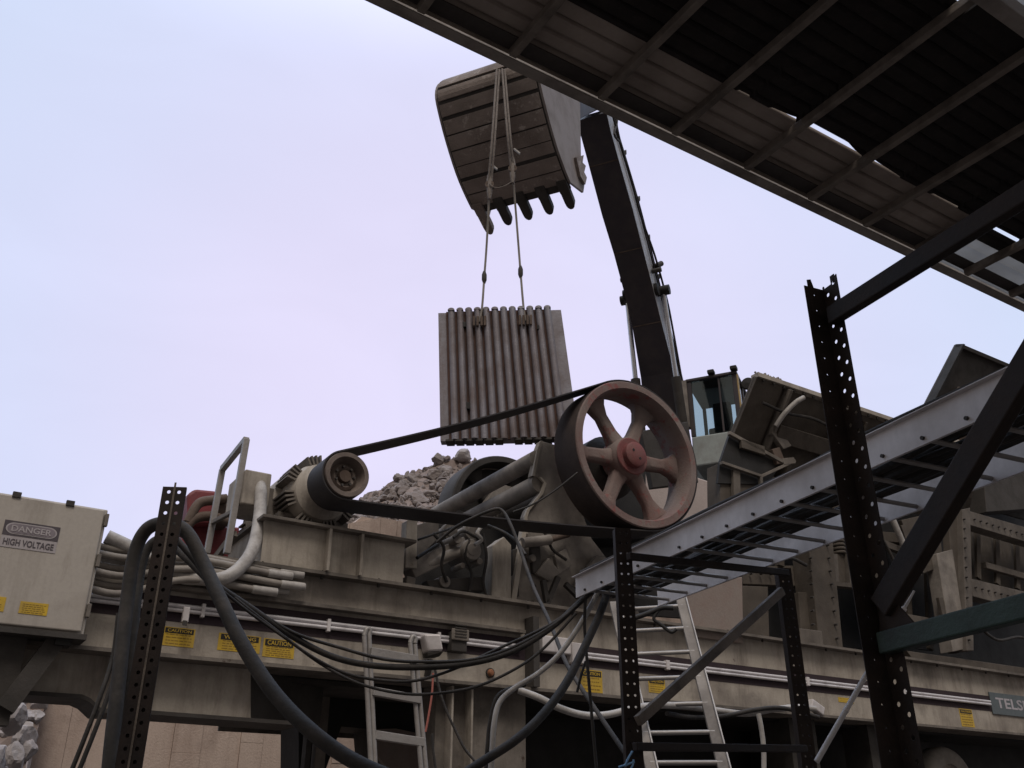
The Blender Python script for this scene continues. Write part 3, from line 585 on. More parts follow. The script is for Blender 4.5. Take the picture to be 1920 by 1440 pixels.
# drive belt : a ribbon round both wheels
def belt():
    c1, r1 = (mu, mz), .222; c2, r2 = (fu, fz), RW + .012
    dx, dz = c2[0] - c1[0], c2[1] - c1[1]; D = sqrt(dx * dx + dz * dz); th = atan2(dz, dx); al = math.acos((r1 - r2) / D)
    pts = []
    a0, a1 = th + al, th - al + 2 * pi
    for k in range(25): a = a0 + (a1 - a0) * k / 24; pts.append((c1[0] + r1 * cos(a), c1[1] + r1 * sin(a)))
    b0, b1 = th - al, th + al
    n0 = len(pts)
    st, en = pts[-1], (c2[0] + r2 * cos(b0), c2[1] + r2 * sin(b0))
    for k in range(1, 10): t = k / 10; pts.append((st[0] + (en[0] - st[0]) * t, st[1] + (en[1] - st[1]) * t - .03 * sin(pi * t)))
    for k in range(49): a = b0 + (b1 - b0) * k / 48; pts.append((c2[0] + r2 * cos(a), c2[1] + r2 * sin(a)))
    st, en = pts[-1], pts[0]
    for k in range(1, 10): t = k / 10; pts.append((st[0] + (en[0] - st[0]) * t, st[1] + (en[1] - st[1]) * t - .04 * sin(pi * t)))
    n = len(pts); vs = []
    for i in range(n):
        p_, q_ = pts[i - 1], pts[(i + 1) % n]; t = V((q_[0] - p_[0], q_[1] - p_[1])).normalized(); nn = V((t.y, -t.x)) * .014
        for v, sg in ((7.47, 0), (7.47, 1), (7.83, 1), (7.83, 0)):
            vs.append(W(pts[i][0] + nn.x * sg, v, pts[i][1] + nn.y * sg))
    fs = []
    for i in range(n):
        j = (i + 1) % n
        for k in range(4): fs.append((i * 4 + k, i * 4 + (k + 1) % 4, j * 4 + (k + 1) % 4, j * 4 + k))
    return MB().add(vs, fs)
tag(belt().build('drive_belt', BELT, smooth=True), 'long black flat drive belt running from motor pulley to red flywheel', 'belt')

# ------------------------------------------------------------------ electrical cabinet
VC = 7.6
ct = thing('electrical_cabinet', 'large beige electrical cabinet with faded danger sign on bracketed legs', 'cabinet', W(0, 7.9, 2.8))
cz1 = uz(203, 955, VC)[1]; cz0 = uz(158, 1188, VC)[1]; cu1 = uz(203, 955, VC)[0]
MB().ubox(-1.6, cu1 + .005, VC + .03, VC + .5, cz0 - .01, cz1 + .005).build('cabinet_body', CAB_P, ct, .01)
dr = MB().ubox(-1.58, cu1 - .02, VC, VC + .024, cz0 + .01, cz1 - .01).build('door', CAB_P, ct, .01)
for xx in (24, 128): uu = uz(xx, 925, VC)[0]; MB().ubox(uu, uu + .06, VC - .012, VC + .02, cz1 - .025, cz1 + .02).build('latch', DARKST, dr, .004)
for zz in (.12, .5, .82): MB().ubox(cu1 - .012, cu1 + .016, VC - .01, VC + .03, cz0 + zz, cz0 + zz + .1).build('hinge', BEIGE_D, dr, .004)
MB().ubox(-1.6, cu1 + .02, VC - .04, VC + .52, cz0 - .05, cz0 - .011).build('base_frame', DARKST, ct)
for (x0, x1) in ((-40, 40),):
    ua, ub = uz(x0, 1250, 7.7)[0], uz(x1, 1250, 7.7)[0]; MB().ubox(ua, ub, 7.7, 7.85, 2.3, cz0 - .051).build('cabinet_leg', DARKST, ct)
MB().bar(onv(8, 1330, 7.72), onv(112, 1192, 7.72), .14, .13, VH).build('diagonal_bracket', DARKST, ct)
uu, zz = uz(104, 1192, 7.66); MB().ubox(uu, uu + .11, 7.6, 7.75, zz - .07, zz + .0).build('bracket_foot', BLACKST, ct)
u0, z1 = uz(10, 974, VC); u1, z0 = uz(103, 1038, VC)
sg = rect('danger_sign', u0, u1, z0, z1, VC - .0005, .003, SIGN_W, dr)
hh = z1 - z0; w = u1 - u0
rect('sign_header', u0, u1, z1 - hh * .56, z1, VC - .0035, .0015, SIGN_K, sg)
mb = MB(); ce = ((u0 + u1) / 2, z1 - hh * .28); pts = []
for k in range(40):
    a = 2 * pi * k / 40; ex = 1 if cos(a) >= 0 else -1
    pts.append((ce[0] + ex * w * .30 + cos(a) * w * .16, ce[1] + sin(a) * hh * .215))
mb.prism([W(a_, VC - .0065, b_) for a_, b_ in pts], VH * .0014); mb.build('sign_oval', SIGN_W, sg)
mb = MB(); pin = [(ce[0] + (a_ - ce[0]) * .94, ce[1] + (b_ - ce[1]) * .84) for a_, b_ in pts]; mb.prism([W(a_, VC - .0080, b_) for a_, b_ in pin], VH * .0014); mb.build('sign_oval', mat('faded_sign_grey', (0.25, 0.215, 0.235), .6, bump=0), sg)
lettering('DANGER', ce[0] - w * .36, ce[0] + w * .36, ce[1] - hh * .115, ce[1] + hh * .115, VC - .0095, SIGN_W, sg)
lettering('HIGH VOLTAGE', u0 + w * .05, u1 - w * .05, z0 + hh * .09, z0 + hh * .33, VC - .0052, SIGN_K, sg)
sticker(dr, VC - .0005, 39, 1127, 87, 1155, None, 5, .1)
sticker(dr, VC - .0005, -60, 1112, 6, 1147, None, 5, .1)
# grey pipes running from the cabinet along the beam top
gp_lab = ['topmost', 'second', 'third', 'fourth', 'fifth', 'lowest']
ends = [(498, 1088), (480, 1106), (505, 1124), (470, 1118), (455, 1100), (500, 1136)]
for k in range(6):
    z = uz(200, 1022 + 17 * k, 7.74 + .0 * k)[1]; v = 7.80 if k % 2 == 0 else 7.74
    ue = 2.62 - .12 * (k % 3)
    mb = MB(); mb.tube(smooth_path([W(cu1 - .03, v, z), W(cu1 + .25, v, z - .01), W(cu1 + .7, v - .02, 3.62 + (z - 3.55) * .62), W(ue, v, 3.60 + (z - 3.55) * .55)], 5), .029, 10)
    t = thing('cable_pipe', f'dusty grey pipe from the cabinet side, {gp_lab[k]} of the six in the bundle', 'pipe', W(1.5, v, z), 'bundle of pipes beside the cabinet')
    mb.build('pipe', GREYST, t, smooth=True)
    MB().cyl(W(ue - .02, v, 3.60 + (z - 3.55) * .55), W(ue + .2, v, 3.60 + (z - 3.55) * .55), .036, 12).build('pipe_end', HOSE_L, t, .008, smooth=True)
hs = onv(339, 1160, V0)
t = thing('hanger_clip', 'small galvanised strut clip hanging below the conduit beside the caution sticker', 'clip', hs)
MB().ubox(hs.dot(UH) - .02, hs.dot(UH) + .03, V0 - .14, V0 - .1, hs.z - .05, hs.z + .07).build('clip_body', GALV, t, .005)
MB().ubox(hs.dot(UH) - .015, hs.dot(UH) + .02, V0 - .15, V0 - .141, hs.z - .08, hs.z - .04).build('clip_nut', DARKST, t)

# ------------------------------------------------------------------ handrail and red engine beyond the beam
hr = thing('handrail', 'pale square tube handrail standing between red tank and motor', 'handrail', onv(405, 1030, 8.6))
pa, pb = onv(388, 1038, 9.0), onv(417, 880, 9.0); pc, pd = onv(462, 824, 8.2), onv(425, 1038, 8.2)
sec = .055
MB().bar(pa, pb, sec, sec, VH).build('rail_post', ALU, hr, .004)
MB().bar(pd, pc, sec, sec, VH).build('rail_post', ALU, hr, .004)
MB().bar(pb, pc, sec, sec, ZH).build('top_rail', ALU, hr, .004)
MB().bar(pa.lerp(pb, .36), pd.lerp(pc, .36), sec * .7, sec * .7, ZH).build('mid_rail', BEIGE_D, hr, .004)
MB().bar(onv(440, 1000, 8.2), onv(395, 1060, 8.6), .06, .05, ZH).build('rail_brace', BEIGE_D, hr)
rt = thing('red_engine', 'faded red engine housing behind the handrail and beam', 'engine', onv(400, 1050, 9.6))
plate(9.5, [(352, 926), (366, 916), (408, 920), (412, 940), (404, 985), (352, 985)], .7).build('engine_cover', RED, rt, .03)
plate(9.6, [(345, 985), (450, 988), (440, 1060), (335, 1060)], .8).build('engine_block', RED, rt, .02)
plate(9.4, [(412, 926), (440, 930), (430, 985), (405, 985)], .6).build('radiator', RUST, rt, .02)
for pts in (((352, 980), (372, 945), (400, 938), (425, 935)), ((340, 1005), (362, 975), (395, 968), (430, 980))):
    MB().tube(smooth_path([onv(x, y, 9.35) for x, y in pts], 5), .05, 10).build('engine_hose', RUST, rt, smooth=True)
MB().cyl(onv(436, 930, 9.4), onv(440, 912, 9.4), .03, 10).build('exhaust_stub', DARKST, rt)

# ------------------------------------------------------------------ ladders
ld = thing('tubular_ladder', 'pale tubular steel ladder hooked on the chassis beam left of the support leg', 'ladder', onv(740, 1440, 7.6))
for (xt, yt, xb, yb) in ((683, 1192, 696, 1445), (692, 1190, 704, 1445), (769, 1206, 790, 1445), (778, 1208, 799, 1445)):
    a_, c_ = onv(xt, yt, 7.62), onv(xb, yb, 7.56)
    MB().tube([c_ + (c_ - a_) * 1.0, c_, a_], .021, 12).build('stile', ALU, ld, smooth=True)
for (x, y) in ((683, 1192), (769, 1206)):
    a_ = onv(x, y, 7.62); MB().tube(smooth_path([a_, a_ + ZH * .06 + UH * .02, a_ + ZH * .05 + UH * .05, onv(x + 9, y, 7.62)], 4), .021, 12).build('hook', ALU, ld, smooth=True)
for (x0, y0, x1, y1) in ((694, 1222, 781, 1237), (698, 1296, 787, 1312), (702, 1378, 793, 1392), (706, 1465, 799, 1480)):
    MB().bar(onv(x0, y0, 7.58), onv(x1, y1, 7.58), .06, .07, VH).build('rung', ALU, ld, .005)
l2 = thing('leaning_ladder', 'aluminium ladder with channel stiles leaning up towards the cable tray', 'ladder', onY(1270, 1440, 7))
def lean(x, y, f): return onY(x, y, 6.3 + .9 * f)
for (xt, yt, xb, yb) in ((1152, 1130, 1222, 1445), (1276, 1122, 1358, 1445)):
    a_, c_ = lean(xt, yt, 1), lean(xb, yb, 0); d = (c_ - a_)
    MB().bar(a_, c_ + d * .9, .075, .03, V((1, 0, 0))).build('stile', GREYST, l2, .004)
    MB().bar(a_ + V((.036, -.02, 0)), c_ + d * .9 + V((.036, -.02, 0)), .008, .04, V((1, 0, 0))).build('stile_flange', ALU, l2)
for k in range(-6, 7):
    f = 1 - (k + .35) / 6.6
    a_ = lean(1152, 1130, 1).lerp(lean(1222, 1445, 0), 1 - f); c_ = lean(1276, 1122, 1).lerp(lean(1358, 1445, 0), 1 - f)
    if f <= 1.0: MB().cyl(a_, c_, .016, 10).build('rung', ALU, l2, smooth=True)
    elif False: pass
for k in range(1, 6):
    f = -k * .152; a_ = lean(1152, 1130, 1) + (lean(1222, 1445, 0) - lean(1152, 1130, 1)) * (1 - f); c_ = lean(1276, 1122, 1) + (lean(1358, 1445, 0) - lean(1276, 1122, 1)) * (1 - f)
    if f > -.85: MB().cyl(a_, c_, .016, 10).build('rung', ALU, l2, smooth=True)

# ------------------------------------------------------------------ hoppers and feeder on the right
hp = thing('feed_hopper', 'brown flared steel feed hopper with ribs and channel beside the excavator cab', 'hopper', onv(1480, 960, 8.3))
TA, TB = 7.9, 8.6
def wing(pts_top, pts_bot): return [onv(x, y, TA) for x, y in pts_top], [onv(x, y, TB) for x, y in pts_bot]
tl, tr = onv(1415, 705, TA), onv(1415, 705, TA) + UH * 5.2; bl_, br_ = onv(1350, 866, TB), None
br_ = bl_ + UH * 5.6
MB().prism([tl, tr, br_, bl_], VH * .04).build('wing_plate', HOPM, hp)
slope = (bl_ - tl); nrm = slope.normalized().cross(UH).normalized()
if nrm.dot(VH) > 0: nrm = -nrm
MB().bar(tl - ZH * .0, tr, .14, .07, VH).build('top_rail', BEIGE, hp, .006)
mb = MB().box(tl + nrm * .003, UH * .52, slope * .97, nrm * .05); mb.build('end_panel', HOPM, hp, .006)
for uu, wd, m_ in ((.60, .05, BEIGE_D), (1.75, .06, BEIGE_D), (3.0, .06, BEIGE_D)):
    MB().box(tl + UH * uu + slope * .02 + nrm * .003, UH * wd, slope * .93, nrm * .13).build('rib', m_, hp, .006)
MB().bar(tl + UH * .66 + slope * .52 + nrm * .08, tr + slope * .52 + nrm * .08, .25, .16, slope).build('channel', HOPM, hp, .01)
q = [tl + UH * .85 + slope * .06 + nrm * .16, tl + UH * .72 + slope * .14 + nrm * .18, tl + UH * .6 + slope * .3 + nrm * .18, tl + UH * .56 + slope * .45 + nrm * .16]
MB().tube(smooth_path(q, 5), .035, 10).build('curved_pipe', HOSE_L, hp, smooth=True)
MB().box(bl_ + UH * .1 + nrm * .01, UH * 1.2, slope * .10, nrm * .2).build('lower_lip', BEIGE_D, hp, .01)
for uu in (.35, 1.0): MB().box(bl_ + UH * uu - slope * .22 + nrm * .01, UH * .07, slope * .3, nrm * .22).build('lip_bracket', HOPM, hp, .006)
mb = MB(); rnd = random.Random(4)
for i in range(9): rock(mb, tl + UH * (.02 + .06 * i) + ZH * .06, rnd.uniform(.025, .05), rnd)
mb.build('stone_crumb', ROCK, hp)
plate(8.22, [(1350, 868), (1368, 815), (1466, 868), (1440, 908), (1346, 906)], .04).build('throat_plate', BLACKST, hp)
for p_, q_, w_, h_, m_ in (((1366, 812), (1466, 866), .05, .05, BEIGE_D), ((1388, 832), (1432, 846), .13, .05, HOPM), ((1425, 894), (1490, 864), .04, .04, BEIGE_D), ((1352, 868), (1425, 893), .04, .06, BEIGE_D), ((1425, 893), (1428, 925), .05, .05, BEIGE_D), ((1466, 866), (1488, 864), .09, .05, BEIGE_D)):
    MB().bar(onv(*p_, 8.17), onv(*q_, 8.17), h_, w_, VH).build('throat_bracket', m_, hp, .004)
plate(8.16, [(1450, 798), (1468, 812), (1485, 836), (1470, 842), (1448, 812)], .08).build('hinge_lug', BEIGE_D, hp, .01)
plate(8.16, [(1448, 842), (1462, 838), (1474, 868), (1458, 870)], .08).build('hinge_lug', RUST, hp, .01)
mb = MB()
for i in range(24): q = tl + UH * (.12 + .2 * i) + nrm * .04 - ZH * .03; mb.cyl(q, q + nrm * .03, .018, 8)
mb.build('rail_bolt', DARKST, hp)
for uu in (2.3, 3.6): MB().box(tl + UH * uu + slope * .1 + nrm * .003, UH * .04, slope * .4, nrm * .1).build('rib', HOPM, hp, .006)
MB().tube(smooth_path([tl + UH * (.2 + .5 * i) + slope * (.25 + .03 * (i % 2)) + nrm * .12 for i in range(9)], 4), .022, 8).build('air_hose', RUBBER, hp, smooth=True)
h2 = thing('feeder_wing', 'tall dark rusty hopper wing plate rising behind the white cable tray', 'hopper', onv(1800, 760, 8.3))
TA2 = 7.9; a_ = onv(1793, 645, TA2); c_ = onv(1735, 757, 8.35); sl2 = (c_ - a_) * 2.2
n2 = sl2.normalized().cross(UH).normalized(); n2 = -n2 if n2.dot(VH) > 0 else n2
MB().prism([a_, a_ + UH * 4, a_ + UH * 4 + sl2, a_ + sl2], VH * .04).build('wing_plate', DARKST, h2)
MB().box(a_ + n2 * .002, UH * .05, sl2, n2 * .14).build('edge_rib', BLACKST, h2, .005)
MB().box(a_ + n2 * .002, UH * 4, sl2 * .025, n2 * .1).build('top_angle', DARKST, h2, .005)
for uu, m_ in ((.55, PANEL_P), (1.25, RUST), (1.95, RUST)):
    p0 = a_ + UH * uu + sl2 * .27; MB().prism([p0, p0 + UH * .26 + sl2 * .33, p0 + UH * .0 + sl2 * .36 - UH * .12], n2 * .1).build('gusset', m_, h2, .005)
# feeder frame under the tray
ff = thing('vibrating_feeder', 'beige and rusty steel frame of posts and panels under the cable tray', 'machine frame', W(12, 8.3, ZT + .03))
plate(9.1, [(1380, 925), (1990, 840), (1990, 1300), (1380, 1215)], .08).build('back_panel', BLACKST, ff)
plate(8.0, [(1514, 1000), (1560, 1000), (1581, 1216), (1537, 1213)], .3).build('post', HOPM, ff, .008)
plate(8.3, [(1392, 1062), (1514, 1060), (1520, 1100), (1394, 1095)], .2).build('cross_beam', HOPM, ff, .008)
plate(8.2, [(1393, 1098), (1440, 1100), (1443, 1200), (1393, 1194)], .12).build('side_frame', HOPM, ff, .008)
plate(8.12, [(1497, 1110), (1533, 1112), (1537, 1206), (1503, 1200)], .1).build('side_frame', HOPM, ff, .008)
plate(7.95, [(1500, 1178), (1541, 1183), (1545, 1214), (1502, 1210)], .2).build('foot_plate', FEEDM, ff, .008)
plate(8.1, [(1548, 1036), (1660, 1048), (1665, 1098), (1552, 1090)], .06).build('ribbed_panel', HOPM, ff, .006)
for xx in (1562, 1590, 1617): plate(8.03, [(xx, 1038), (xx + 8, 1039), (xx + 12, 1094), (xx + 4, 1093)], .068).build('panel_rib', FEEDM, ff)
plate(8.02, [(1545, 1088), (1665, 1100), (1666, 1108), (1546, 1096)], .12).build('panel_flange', HOPM, ff)
for xx in (1560, 1584, 1608):
    c_ = onv(xx, 1042, 8.05); pts = []
    for k in range(60):
        t_ = k / 12 * 2 * pi; pts.append(c_ + UH * .085 * cos(t_) + VH * (.085 * sin(t_) + .1) + ZH * (.02 + .27 * k / 60))
    MB().tube(pts, .022, 8).build('coil_spring', HOPM, ff, smooth=True)
plate(8.2, [(1500, 985), (1700, 1000), (1702, 1018), (1502, 1006)], .35).build('spring_seat', HOPM, ff, .006)
plate(7.96, [(1756, 1038), (1786, 1030), (1815, 1216), (1787, 1222)], .2).build('inclined_post', GREYST, ff, .008)
plate(8.0, [(1778, 958), (1803, 955), (1812, 1216), (1792, 1216)], .12).build('post', HOPM, ff, .006)
plate(7.9, [(1804, 955), (1819, 952), (1826, 1220), (1813, 1220)], .3).build('post', FEEDM, ff, .006)
plate(8.05, [(1690, 975), (1757, 960), (1770, 1060), (1732, 1075)], .06).build('tapered_plate', HOPM, ff, .006)
plate(7.95, [(1818, 958), (1990, 1008), (1990, 1036), (1818, 984)], .2).build('channel', FEEDM, ff, .008)
plate(7.95, [(1822, 1085), (1990, 1126), (1990, 1162), (1824, 1118)], .2).build('channel', FEEDM, ff, .008)
plate(8.4, [(1820, 985), (1990, 1036), (1990, 1130), (1822, 1085)], .05).build('side_panel', HOPM, ff)
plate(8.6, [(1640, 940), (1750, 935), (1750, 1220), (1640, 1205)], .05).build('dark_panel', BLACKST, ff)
MB().cyl(onv(1671, 968, 7.9), onv(1702, 1040, 7.9), .045, 14).build('drop_pipe', HOSE_L, ff, smooth=True)
plate(8.3, [(1840, 850), (1990, 800), (1990, 950), (1850, 960)], .3).build('feeder_box', DARKST, ff, .01)
plate(7.98, [(1700, 1220), (1990, 1262), (1990, 1300), (1730, 1262)], .1).build('deck_curb', HOPM, ff, .006)
plate(8.25, [(1350, 868), (1425, 885), (1425, 985), (1352, 975)], .25).build('hopper_leg', HOPM, ff, .006)
plate(8.18, [(1375, 880), (1388, 884), (1390, 985), (1378, 980)], .06).build('leg_rib', FEEDM, ff, .004)
plate(8.4, [(1430, 905), (1640, 945), (1640, 975), (1430, 940)], .2).build('cross_beam', HOPM, ff, .006)
plate(8.6, [(1400, 935), (1640, 975), (1640, 1010), (1400, 1010)], .1).build('dark_panel', BLACKST, ff)
rnd = random.Random(31)
for (x0, y0, x1, y1, v_) in ((1400, 1075, 1510, 1078, 8.25), (1520, 1010, 1526, 1210, 7.97), (1552, 1010, 1572, 1210, 7.97), (1824, 1100, 1985, 1140, 7.93), (1822, 972, 1985, 1022, 7.93), (1808, 965, 1818, 1210, 7.88), (1552, 1092, 1660, 1103, 7.99))[:-1]:
    mb = MB(); A_, C_ = onv(x0, y0, v_), onv(x1, y1, v_); nb_ = max(4, int((C_ - A_).length / .16))
    for i in range(nb_): q = A_.lerp(C_, (i + .5) / nb_); mb.cyl(q - VH * .015, q + VH * .03, .014, 8)
    mb.build('bolt_row', DARKST, ff)
for (x0, y0, x1, y1, v_, w_) in ((1832, 990, 1834, 1085, 8.3, .05), (1868, 1000, 1870, 1096, 8.3, .05), (1905, 1010, 1908, 1105, 8.3, .05), (1690, 985, 1722, 1080, 8.0, .06), (1400, 1000, 1402, 1062, 8.3, .08), (1460, 1000, 1462, 1062, 8.3, .08), (1650, 1110, 1655, 1205, 8.4, .08), (1700, 1080, 1706, 1215, 8.45, .07), (1738, 1075, 1744, 1218, 8.45, .05)):
    MB().bar(onv(x0, y0, v_), onv(x1, y1, v_), w_, .1, VH).build('stiffener', HOPM, ff, .005)
for (x0, y0, x1, y1, v_) in ((1655, 1020, 1760, 1060, 8.2), (1650, 1150, 1790, 1175, 8.2), (1845, 1060, 1985, 1100, 8.25)):
    MB().bar(onv(x0, y0, v_), onv(x1, y1, v_), .08, .1, VH).build('cross_rail', FEEDM, ff, .005)
for pts in (((1648, 1000), (1675, 1050), (1690, 1110), (1688, 1180), (1700, 1215)), ((1830, 1170), (1870, 1200), (1915, 1195), (1960, 1220)), ((1400, 1040), (1440, 1052), (1480, 1046), (1512, 1060))):
    MB().tube(smooth_path([onv(x, y, 7.92) for x, y in pts], 5), .022, 8).build('air_hose', RUBBER, ff, smooth=True)
plate(7.97, [(1760, 1120), (1785, 1118), (1792, 1160), (1770, 1164)], .05).build('gusset_plate', HOPM, ff, .005)
tag(plate(7.84, [(1286, 1092), (1392, 1082), (1394, 1206), (1290, 1192)], .05).build('guard_panel', PANEL_P, bevel=.008), 'weathered pinkish steel guard panel standing on the beam behind the leaning ladder', 'panel')
tag(MB().prism(Q(10.9, [(1190, 868), (1275, 884), (1362, 912), (1360, 985), (1190, 985)]), VH * .6).build('concrete_block', BLOCKC, bevel=.03), 'pale concrete block seen through the flywheel spokes', 'block')
mb = MB(); rnd = random.Random(8)
# tyre of the chassis axle
tc_ = onv(1792, 1478, 8.15); ty = thing('trailer_tyre', 'dusty black trailer tyre under the chassis near the name plate', 'tyre', W(tc_.dot(UH), 8.3, 0))
MB().lathe(tc_, VH, [(.30, .02), (.42, -.0), (.49, .03), (.52, .08), (.52, .24), (.49, .29), (.42, .3), (.30, .28)], 48).build('tread', mat('dusty_tyre_rubber', (0.22, 0.20, 0.18), .85, 0, (0.13, 0.115, 0.10), .5, 6), ty, smooth=True)
MB().lathe(tc_, VH, [(0, .09), (.12, .09), (.2, .07), (.29, .05), (.31, .03), (.30, .26), (0, .26)], 32, False).build('rim', GREYST, ty, smooth=True)

# ------------------------------------------------------------------ excavator lifting the jaw plate
EA = V((sin(radians(23.5)), cos(radians(23.5)), 0)); LR = V((EA.y, -EA.x, 0))
ex = thing('excavator', 'large excavator reaching its boom and bucket over the crusher', 'excavator', V((3.6, 18.6, 6.3)))
PC = V((0.1, 10.6, 0))
st = [(1083, 232, 1133, 206), (1093, 262, 1141, 240), (1106, 312, 1158, 300), (1130, 402, 1184, 392), (1152, 474, 1203, 466), (1171, 545, 1221, 535), (1187, 612, 1238, 604), (1203, 706, 1262, 698), (1212, 790, 1282, 780)]
ctrs = []; wds = []
for (xa, ya, xb, yb) in st:
    c_ = onp((xa + xb) / 2, (ya + yb) / 2, PC, LR); t_ = (c_ - CAM).dot(FW); ctrs.append(c_); wds.append(sqrt((xb - xa) ** 2 + (yb - ya) ** 2) * t_ / FPX / .93)
mbD = MB(); mbL = MB(); rings = []
for i, c_ in enumerate(ctrs):
    d = (ctrs[min(i + 1, len(ctrs) - 1)] - ctrs[max(i - 1, 0)]).normalized(); nb = LR.cross(d).normalized()
    if nb.dot(EA) < 0: nb = -nb
    dep = .38 + .45 * sin(pi * min(1, (i + .4) / (len(ctrs) + .5))); h = LR * wds[i] / 2
    rings.append((c_ - h, c_ + h, c_ + h + nb * dep, c_ - h + nb * dep))
vs = [p for r_ in rings for p in r_]; n = len(rings)
fs = [(i * 4 + k, i * 4 + (k + 1) % 4, (i + 1) * 4 + (k + 1) % 4, (i + 1) * 4 + k) for i in range(n - 1) for k in (0, 2, 3)] + [(0, 1, 2, 3), tuple((n - 1) * 4 + k for k in range(4))]
bo = MB().add(vs, fs).build('boom', EX_D, ex)
sp_ = [r_[1] + LR * .004 for r_ in rings]; sq_ = [r_[2] + LR * .004 for r_ in rings]
m2 = MB()
for i in range(n - 1): m2.add([sp_[i], sp_[i + 1], sq_[i + 1], sq_[i], sp_[i] - LR * .01, sp_[i + 1] - LR * .01, sq_[i + 1] - LR * .01, sq_[i] - LR * .01], [(0, 1, 2, 3), (7, 6, 5, 4), (0, 4, 5, 1), (1, 5, 6, 2), (2, 6, 7, 3), (3, 7, 4, 0)])
m2.build('boom_side_plate', EX_L, bo)
# stick from the boom tip down to the bucket (mostly behind the bucket and roof)
tip = ctrs[0] + ZH * .5 + EA * .1
btop = onp(1000, 150, PC + LR * .3, LR)
MB().bar(tip + ZH * .6 + EA * .5, PC + EA * .9 + ZH * (btop.z + .25), .4, .5, LR).build('stick', EX_D, ex, .02)
# boom cylinders
for sgn, (xt, yt, xb, yb) in ((-1, (1176, 562, 1192, 716)), (1, (1243, 545, 1268, 712))):
    pl = PC + LR * (.42 * sgn + .0)
    a_, c_ = onp(xt, yt, pl, LR), onp(xb, yb, pl, LR)
    cyl = MB().cyl(a_, a_.lerp(c_, .98), .052, 16).build('boom_cylinder', CHROME, ex, smooth=True)
    MB().cyl(a_.lerp(c_, .97), c_ + (c_ - a_) * .7, .10, 16).build('cylinder_barrel', DARKST, cyl, smooth=True)
    MB().cyl(a_ - LR * .14, a_ + LR * .14, .105, 18).build('cylinder_pin', BLACKST, cyl, smooth=True)
    q_ = onp(xt - 4 + (0 if sgn < 0 else -8), yt - 38, pl, LR); MB().cyl(q_ - LR * .1, q_ + LR * .1, .05, 10).build('boom_lug', DARKST, cyl)
hose_sets = (((1150, 200), (1162, 262), (1182, 330), (1200, 400), (1228, 480), (1250, 560), (1262, 620), (1279, 715)), ((1152, 190), (1157, 225), (1152, 252), (1164, 268)), ((1146, 205), (1158, 250), (1175, 310)))
for pts in hose_sets:
    MB().tube(smooth_path([onp(x, y, PC + LR * .42 + EA * 0, LR) for x, y in pts], 5), .022, 8).build('hydraulic_hose', RUBBER, bo, smooth=True)
MB().cyl(onp(1228, 500, PC + LR * .35, LR), onp(1240, 494, PC + LR * .45, LR), .06, 10).build('hose_clamp', DARKST, bo)
for i in (1, 2, 3, 4, 5, 6):
    a_ = rings[i][1].lerp(rings[i][2], .8); MB().box(a_ - ZH * .06, LR * .06, ZH * .12, (rings[i][2] - rings[i][1]).normalized() * .1).build('hose_bracket', DARKST, bo, .01)
for f_ in (.55, .72):
    MB().tube(smooth_path([r_[1].lerp(r_[2], f_) + LR * .035 for r_ in rings[1:]], 4), .018, 8).build('hard_line', EX_D, bo, smooth=True)
for i in (2, 4, 6):
    a_, c_ = rings[i][0], rings[i][1]; MB().bar(a_.lerp(c_, .02) , a_.lerp(c_, .98), .012, .03).build('weld_seam', RUST, bo)
for i in (5,): MB().cyl(rings[i][0] - LR * .06 + EA * .2, rings[i][1] + LR * .08 + EA * .2, .13, 18).build('boom_pin', BLACKST, bo, smooth=True)
# bucket
PL = onY(822, 165, 10.45)
left = [onp(x, y, PL, LR) for x, y in ((838, 150), (824, 157), (819, 176), (824, 207), (839, 265), (858, 325), (876, 368), (893, 402))]
left = smooth_path(left, 3); WB = 1.54
NB = []
for i in range(len(left)):
    d = (left[min(i + 1, len(left) - 1)] - left[max(i - 1, 0)]).normalized(); nn = d.cross(LR).normalized(); NB.append(nn if nn.dot(EA) > 0 else -nn)
outer = left; inner = [p + q_ * .05 for p, q_ in zip(left, NB)]
bk = MB().prism(outer + inner[::-1], LR * WB).build('bucket', DARKST, ex, .006)
pr_ = [onp(x, y, PL + LR * WB, LR) for x, y in ((1090, 362), (1094, 335), (1086, 320), (1084, 195), (1062, 152))]
sidepoly = [p + LR * WB for p in left[2:-1]] + pr_
MB().prism(sidepoly, LR * .035).build('bucket_side', BUCK_S, bk, .004)
MB().prism([p - LR * (WB + .035) for p in sidepoly], LR * .034).build('bucket_side', BUCK_S, bk, .004)
sc_ = [onp(x, y, PL + LR * (WB + .04), LR) for x, y in ((1076, 296), (1090, 292), (1088, 306), (1094, 312), (1091, 324), (1096, 334), (1093, 347), (1084, 332))]
MB().prism(sc_, LR * .04).build('side_cutter', BUCK, bk)
